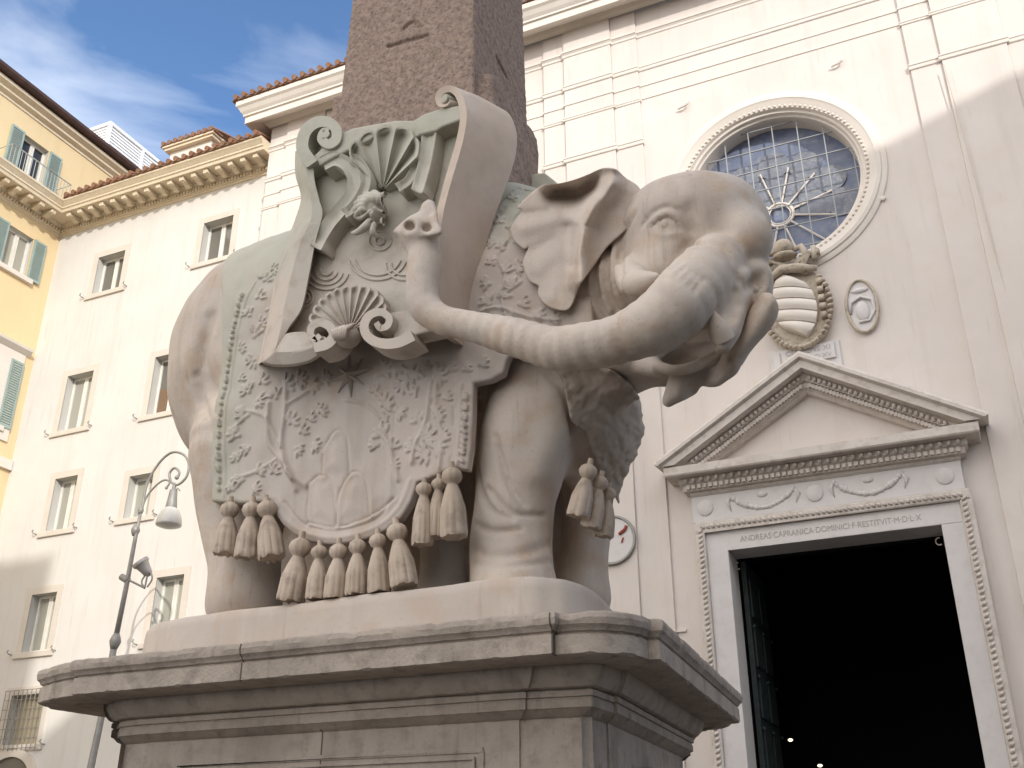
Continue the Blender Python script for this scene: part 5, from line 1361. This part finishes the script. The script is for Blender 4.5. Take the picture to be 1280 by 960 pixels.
m = MB(); q = [at(x, y, Y=7.03) for x, y in ((484, 390), (548, 384), (548, 412), (492, 424))]; m.loft([q, [p+np.array([0, .2, 0]) for p in q]]); m.build('border_band', cart_mat, cobj, bevel=.02)
strip([(390, 205), (378, 186), (381, 166), (393, 154), (408, 152), (419, 160), (420, 173), (411, 180), (402, 174), (405, 165), (410, 166)], 6, 6.95, 7.55, 'scroll', tw=(8, 5), skew=(-.10, 0))
q0, q1 = at(555, 123, Y=6.945), at(407, 168, Y=6.945)
for q_, d_ in ((q0, (.21, .57, .1)), (q1, (-.05, .5, 0))):
    m = MB(); m.tube([q_, q_+np.array(d_)], .047, 14); m.build('scroll_eye', cart_mat, cobj, bevel=.01)
F_ = cr4([(556, 122), (561, 126), (557, 131), (549, 131), (546, 121), (552, 112), (563, 109), (573, 116), (579, 130), (581, 146), (578, 168), (572, 192), (563, 222), (553, 260), (547, 300), (541, 345), (536, 405)], 6)
K_ = np.interp(np.arange(len(F_))/6., [0, 7, 8, 9, 10, 11, 12, 13, 14, 15, 16], [0, 0, 0, 0, .0, .05, .15, .3, .5, .8, 1])
m = MB(); rg = []
for k in range(len(F_)):
    d = F_[min(k+1, len(F_)-1)]-F_[max(k-1, 0)]; d = d/np.linalg.norm(d); n = np.array([-d[1], d[0]]); t = min(1, k/30.)
    tt = 3.2+2.8*t
    o_, i_ = F_[k]-n*tt*.4, F_[k]+n*tt
    wx, wz = .27-.20*K_[k], .10*(1-K_[k])
    po, pi_ = at(o_[0], o_[1], Y=6.96), at(i_[0], i_[1], Y=6.98)
    off = np.array([wx, .56-.08*K_[k], wz*.5])
    rg.append([po, po*.5+(po+off)*.5+np.array([.012, -.03, 0]), po+off, pi_+off, pi_])
m.loft(rg)
sb = m.build('scroll_band', mat('scroll_marble', (0.60, 0.51, 0.44), 0.75, (0.53, 0.42, 0.34), 1.6, (0.50, 0.42, 0.35), 5, 0.18, 45, 0.006), cobj, auto=40, bevel=.018)
# top lip
q = [(425, 167), (440, 160), (460, 156), (495, 150), (517, 150), (530, 142), (548, 136), (580, 130), (580, 148), (553, 158), (545, 163), (525, 168), (517, 173), (505, 161), (480, 164), (455, 178), (438, 186), (415, 197), (399, 207), (388, 198), (405, 182)]
f_ = [at(x, y, Y=6.985) for x, y in q]; m = MB(); m.loft([f_, [p+np.array([0, .9, .0]) for p in f_]]); m.build('top_lip', cart_mat, cobj, bevel=.02)
# shells
def shell(hinge, rim, r0, r1, Yh, Yr, name, knob=None):
    m = MB(); H = np.array(hinge, float)
    for (x, y) in rim:
        d = np.array([x, y])-H
        pts = [(H[0]+d[0]*t, H[1]+d[1]*t, Yh+(Yr-Yh)*t**1.3-.05*math.sin(t*math.pi), r0+(r1-r0)*t**.9) for t in np.linspace(0, 1, 8)]
        p = np.array([px4(q) for q in pts]); m.tube(p[:, :3], list(p[:, 3]), 12); m.blob(p[-1, :3], p[-1, 3], 10, 6)
    o = m.build(name, cart_mat, cobj, smooth=True)
    if knob:
        m = MB(); c = at(knob[0], knob[1], Y=Yh-.04); s = 1/ppm(knob[0], knob[1], Yh); m.blob(c, (knob[2]*s, .13, knob[3]*s), 18, 10)
        for i in range(7): m.tube([c+np.array([(-.8+.27*i)*knob[2]*s, -.06, knob[3]*s*.75]), c+np.array([(-.62+.21*i)*knob[2]*s, -.135, 0]), c+np.array([(-.35+.12*i)*knob[2]*s, -.10, -knob[3]*s*.75])], .018, 6)
        m.build('knob', cart_mat, o, smooth=True)
def fan(hinge, rim, nfl, Yh, Yr, amp, name, thick=.10, inner=.06, bow=.05):
    R_ = cr4(rim, 30); L = np.r_[0, np.cumsum(np.linalg.norm(np.diff(R_, axis=0), axis=1))]; L /= L[-1]
    nu, nv = nfl*10+1, 22; H = np.array(hinge, float); front = []; back = []
    for i in range(nu):
        t = i/(nu-1); e_ = np.array([np.interp(t, L, R_[:, 0]), np.interp(t, L, R_[:, 1])])
        w = abs(math.sin(math.pi*nfl*t)); rs = 1+.07*(w**.7-.5)
        for j in range(nv):
            v = inner+(1-inner)*j/(nv-1); p = H+(e_-H)*v*rs
            dep = amp*v**.8*(w**.8); lip = -(.05 if nfl > 6 else .10)*sstep(.84, .98, v)*w
            Yq = Yh+(Yr-Yh)*v-bow*math.sin(v*2.6)+dep+lip
            q = at(p[0], p[1], Y=Yq); front.append(q); back.append(np.array([q[0], Yq+thick+amp*.3, q[2]]))
    m = MB(); n = nu*nv; F = []
    for i in range(nu-1):
        for j in range(nv-1):
            a = i*nv+j; F.append((a, a+1, a+nv+1, a+nv)); F.append((n+a, n+a+nv, n+a+nv+1, n+a+1))
    for i in range(nu-1):
        for j in (0, nv-1): a = i*nv+j; F.append((a, a+nv, n+a+nv, n+a))
    for j in range(nv-1):
        for i in (0, nu-1): a = i*nv+j; F.append((a, a+1, n+a+1, n+a))
    m.add(front+back, F); return m.build(name, cart_mat, cobj, auto=50)
fan((478, 238), [(436, 196), (440, 180), (452, 169), (470, 161), (490, 158), (508, 161), (520, 172), (523, 194)], 5, 7.10, 6.97, .11, 'upper_shell')
ls = fan((436, 416), [(386, 402), (391, 389), (401, 375), (416, 364), (436, 358), (456, 358), (470, 364), (480, 378), (482, 390)], 11, 7.04, 6.98, .06, 'lower_shell')
m = MB(); c = at(434, 421, Y=7.0); s_ = 1/ppm(434, 421, 7.0); m.blob(c, (17*s_, .13, 14*s_), 18, 10)
for i in range(7): m.tube([c+np.array([(-.8+.27*i)*17*s_, -.06, 14*s_*.75]), c+np.array([(-.62+.21*i)*17*s_, -.135, 0]), c+np.array([(-.35+.12*i)*17*s_, -.10, -14*s_*.75])], .018, 6)
m.build('knob', cart_mat, ls, smooth=True)
def sweep(P, name, n=12, flat=1.0):
    p = chainpx(P, 6); m = MB(); m.tube(p[:, :3], list(p[:, 3]), n); m.blob(p[-1, :3], p[-1, 3], 12, 8); m.blob(p[0, :3], p[0, 3], 12, 8); return m.build(name, cart_mat, cobj, smooth=True)
def ribbon(P, t0, t1, Ya, Yb, name):
    Q = cr4(P, 8); m = MB(); rings = []; N_ = len(Q)
    for k in range(N_):
        d = Q[min(k+1, N_-1)]-Q[max(k-1, 0)]; d = d/np.linalg.norm(d); n = np.array([-d[1], d[0]]); u = k/(N_-1); t = t0+(t1-t0)*u
        bulge = .05*sstep(.86, 1, u)
        Yq = Ya+(Yb-Ya)*u-bulge
        prof = [(-1, .03), (-.8, -.025), (-.35, .012), (.35, .012), (.8, -.025), (1, .03), (1, .16), (-1, .16)]
        rings.append([at(Q[k][0]+n[0]*t*a_, Q[k][1]+n[1]*t*a_, Y=Yq)+np.array([0, b_, 0]) for a_, b_ in prof])
    m.loft(rings); return m.build(name, cart_mat, cobj, auto=45, bevel=.012)
ribbon([(404, 206), (420, 200), (436, 208), (444, 224), (441, 244), (428, 262), (413, 280), (402, 298), (396, 310)], 11, 10, 7.0, 7.04, 'strap')
ribbon([(440, 198), (453, 208), (459, 226), (452, 246), (440, 262), (430, 268)], 7, 8, 6.99, 7.0, 'strap')
ribbon([(522, 196), (518, 214), (510, 228), (497, 236)], 6, 7, 7.02, 7.0, 'strap')
ribbon([(538, 160), (535, 185), (530, 212), (522, 240)], 11, 9, 7.03, 6.98, 'pendant')
# mask with curly hair
fc = Field((-5.55, 6.72, 6.9), (-4.45, 7.35, 7.85), .011)
for (x, y, Y, rx, ry, rz) in ((470, 264, 7.03, 13, .13, 15), (470, 272, 6.95, 6, .09, 6), (470, 263, 6.89, 2.6, .05, 5), (464, 267, 6.94, 4, .05, 3.5), (477, 266, 6.94, 4, .05, 3.5), (470, 254, 6.95, 9, .06, 3)):
    q = px4((x, y, Y, 1)); fc.ell(q[:3], (rx*q[3], ry, rz*q[3]), .02)
rq = random.Random(5)
def lock(P): fc.chain(np.array([px4(q) for q in cr4(P, 6)]), .008)
for i in range(11):
    a = -.25+i*(math.pi+.5)/10; c_, s_ = math.cos(a), -math.sin(a); t_ = 1 if i < 5 else -1
    def pt(r, w, Y, rad): return (471+1.25*r*c_-t_*w*s_, 262+r*s_+t_*w*c_*.9, Y, rad)
    lock([pt(9, 0, 6.93, 2.6), pt(14, -4, 6.90, 3.6), pt(19, -1, 6.94, 3.8), pt(22, 4, 6.98, 3.2), pt(18, 7, 6.97, 2.2)])
    lock([pt(11, 3, 6.91, 2.0), pt(15, 6, 6.93, 2.8), pt(20, 8, 7.0, 2.4)])
lock([(462, 276, 6.96, 4), (456, 284, 6.93, 5.5), (447, 290, 6.97, 4), (440, 291, 7.02, 2)]); lock([(478, 276, 6.96, 4), (488, 281, 6.93, 5), (498, 279, 6.97, 3.5), (503, 273, 7.02, 2)]); lock([(468, 281, 6.95, 4), (466, 290, 6.95, 4), (472, 296, 7.0, 2.5)])
for (x, y, r) in ((464.5, 261, 2.2), (476, 260, 2.2), (471, 277.5, 2.0)): q = px4((x, y, 6.88, r)); fc.ell(q[:3], (q[3]*1.3, .05, q[3]), .01, cut=True)
V, Q = main_island(*surface_nets(fc.F, fc.lo, fc.h)); np_mesh('mask', V, Q, cart_mat, cobj, smooth_iter=1)
# low swirls on the field of the shield
m = MB()
def arcs(cx_, cy_, rs, a0, a1):
    for r in rs: 
        p = [px4((cx_+r*math.cos(a)*1.15, cy_+r*math.sin(a), Yb0-.005, 1.6)) for a in np.linspace(a0, a1, 22)]; m.tube([q[:3] for q in p], [q[3] for q in p], 6)
arcs(475, 301, (5, 12), 0, 6.3); arcs(472, 318, (26, 32), .3, 2.9); arcs(408, 338, (6, 12, 18, 24), .2, 3.6); arcs(505, 330, (14, 20), 1.2, 3.2); arcs(378, 372, (8, 12), -1, 2.5)
m.build('swirl', cart_mat, cobj, smooth=True)

# ------------------------------------------------------------------ obelisk
ob = Field((-6.5, 7.55, 8.0), (-3.5, 10.15, 14.4), .02)
x, y, z = ob.ax[0][:, None, None], ob.ax[1][None, :, None], ob.ax[2][None, None, :]
ocx, ocy = (-5.80-4.05)/2, 8.70
def tbox(hx, hy, cx_, cy_, tap, z0, r=.03):
    k = 1-tap*(z-z0); qx = np.abs(x-cx_)-(hx*k-r); qy = np.abs(y-cy_)-(hy*k-r)
    return np.minimum(np.maximum(qx, qy), 0)+np.sqrt(np.maximum(qx, 0)**2+np.maximum(qy, 0)**2)-r
F = tbox(.875, .75, ocx, ocy, .022, 9.8)
F = np.maximum(F, z-13.5+0*x+0*y)
pyr = np.maximum(tbox(.80, .68, ocx, ocy, .95, 13.4, .005)*.7, 13.3-z)
F = np.minimum(F, pyr)
lump = tbox(1.10, .70, ocx-.05, ocy+.06, .03, 9.0, .10)
topz = 9.98-.42*sstep(-5.2, -4.4, x)+.05*np.sin(y*7)+.04*np.sin(x*9)
lump = np.maximum(lump, z-topz)
F = smin(F, lump+.012*np.sin(z*9+x*3)*np.sin(y*7+z*4), .04)
F = F+.003*np.sin(x*31+z*13)*np.sin(z*27+y*17)+.003*np.sin(x*57+y*41)*np.sin(z*61)
F = np.maximum(F, 8.05-z)
ob.F = F.astype(np.float32)
_G = G; G = ob
for P in ([(488, 28), (509, 17), (526, 10), (545, 4)], [(505, 36), (510, 30), (518, 28), (525, 34)], [(486, 58), (510, 51), (535, 44)], [(621, 74), (630, 90), (640, 107)], [(622, 44), (628, 53), (634, 63)], [(628, 67), (631, 72), (634, 78)], [(620, 18), (623, 28)], [(632, 18), (637, 28)]):
    o = []
    for (a, b_) in cr4(P, 8):
        h = G.hit(a, b_)
        if h is not None: o.append(np.r_[h, 3.3/ppm(a, b_, h[1])])
    if len(o) > 1: G.chain(o, .008, cut=True)
G = _G
V, Q = surface_nets(ob.F, ob.lo, ob.h)
obr = np_mesh('obelisk', V, Q, M_GRAN, None, smooth_iter=0)
tag(obr, 'reddish brown granite obelisk with a few incised signs, rising from the elephant back', 'obelisk')
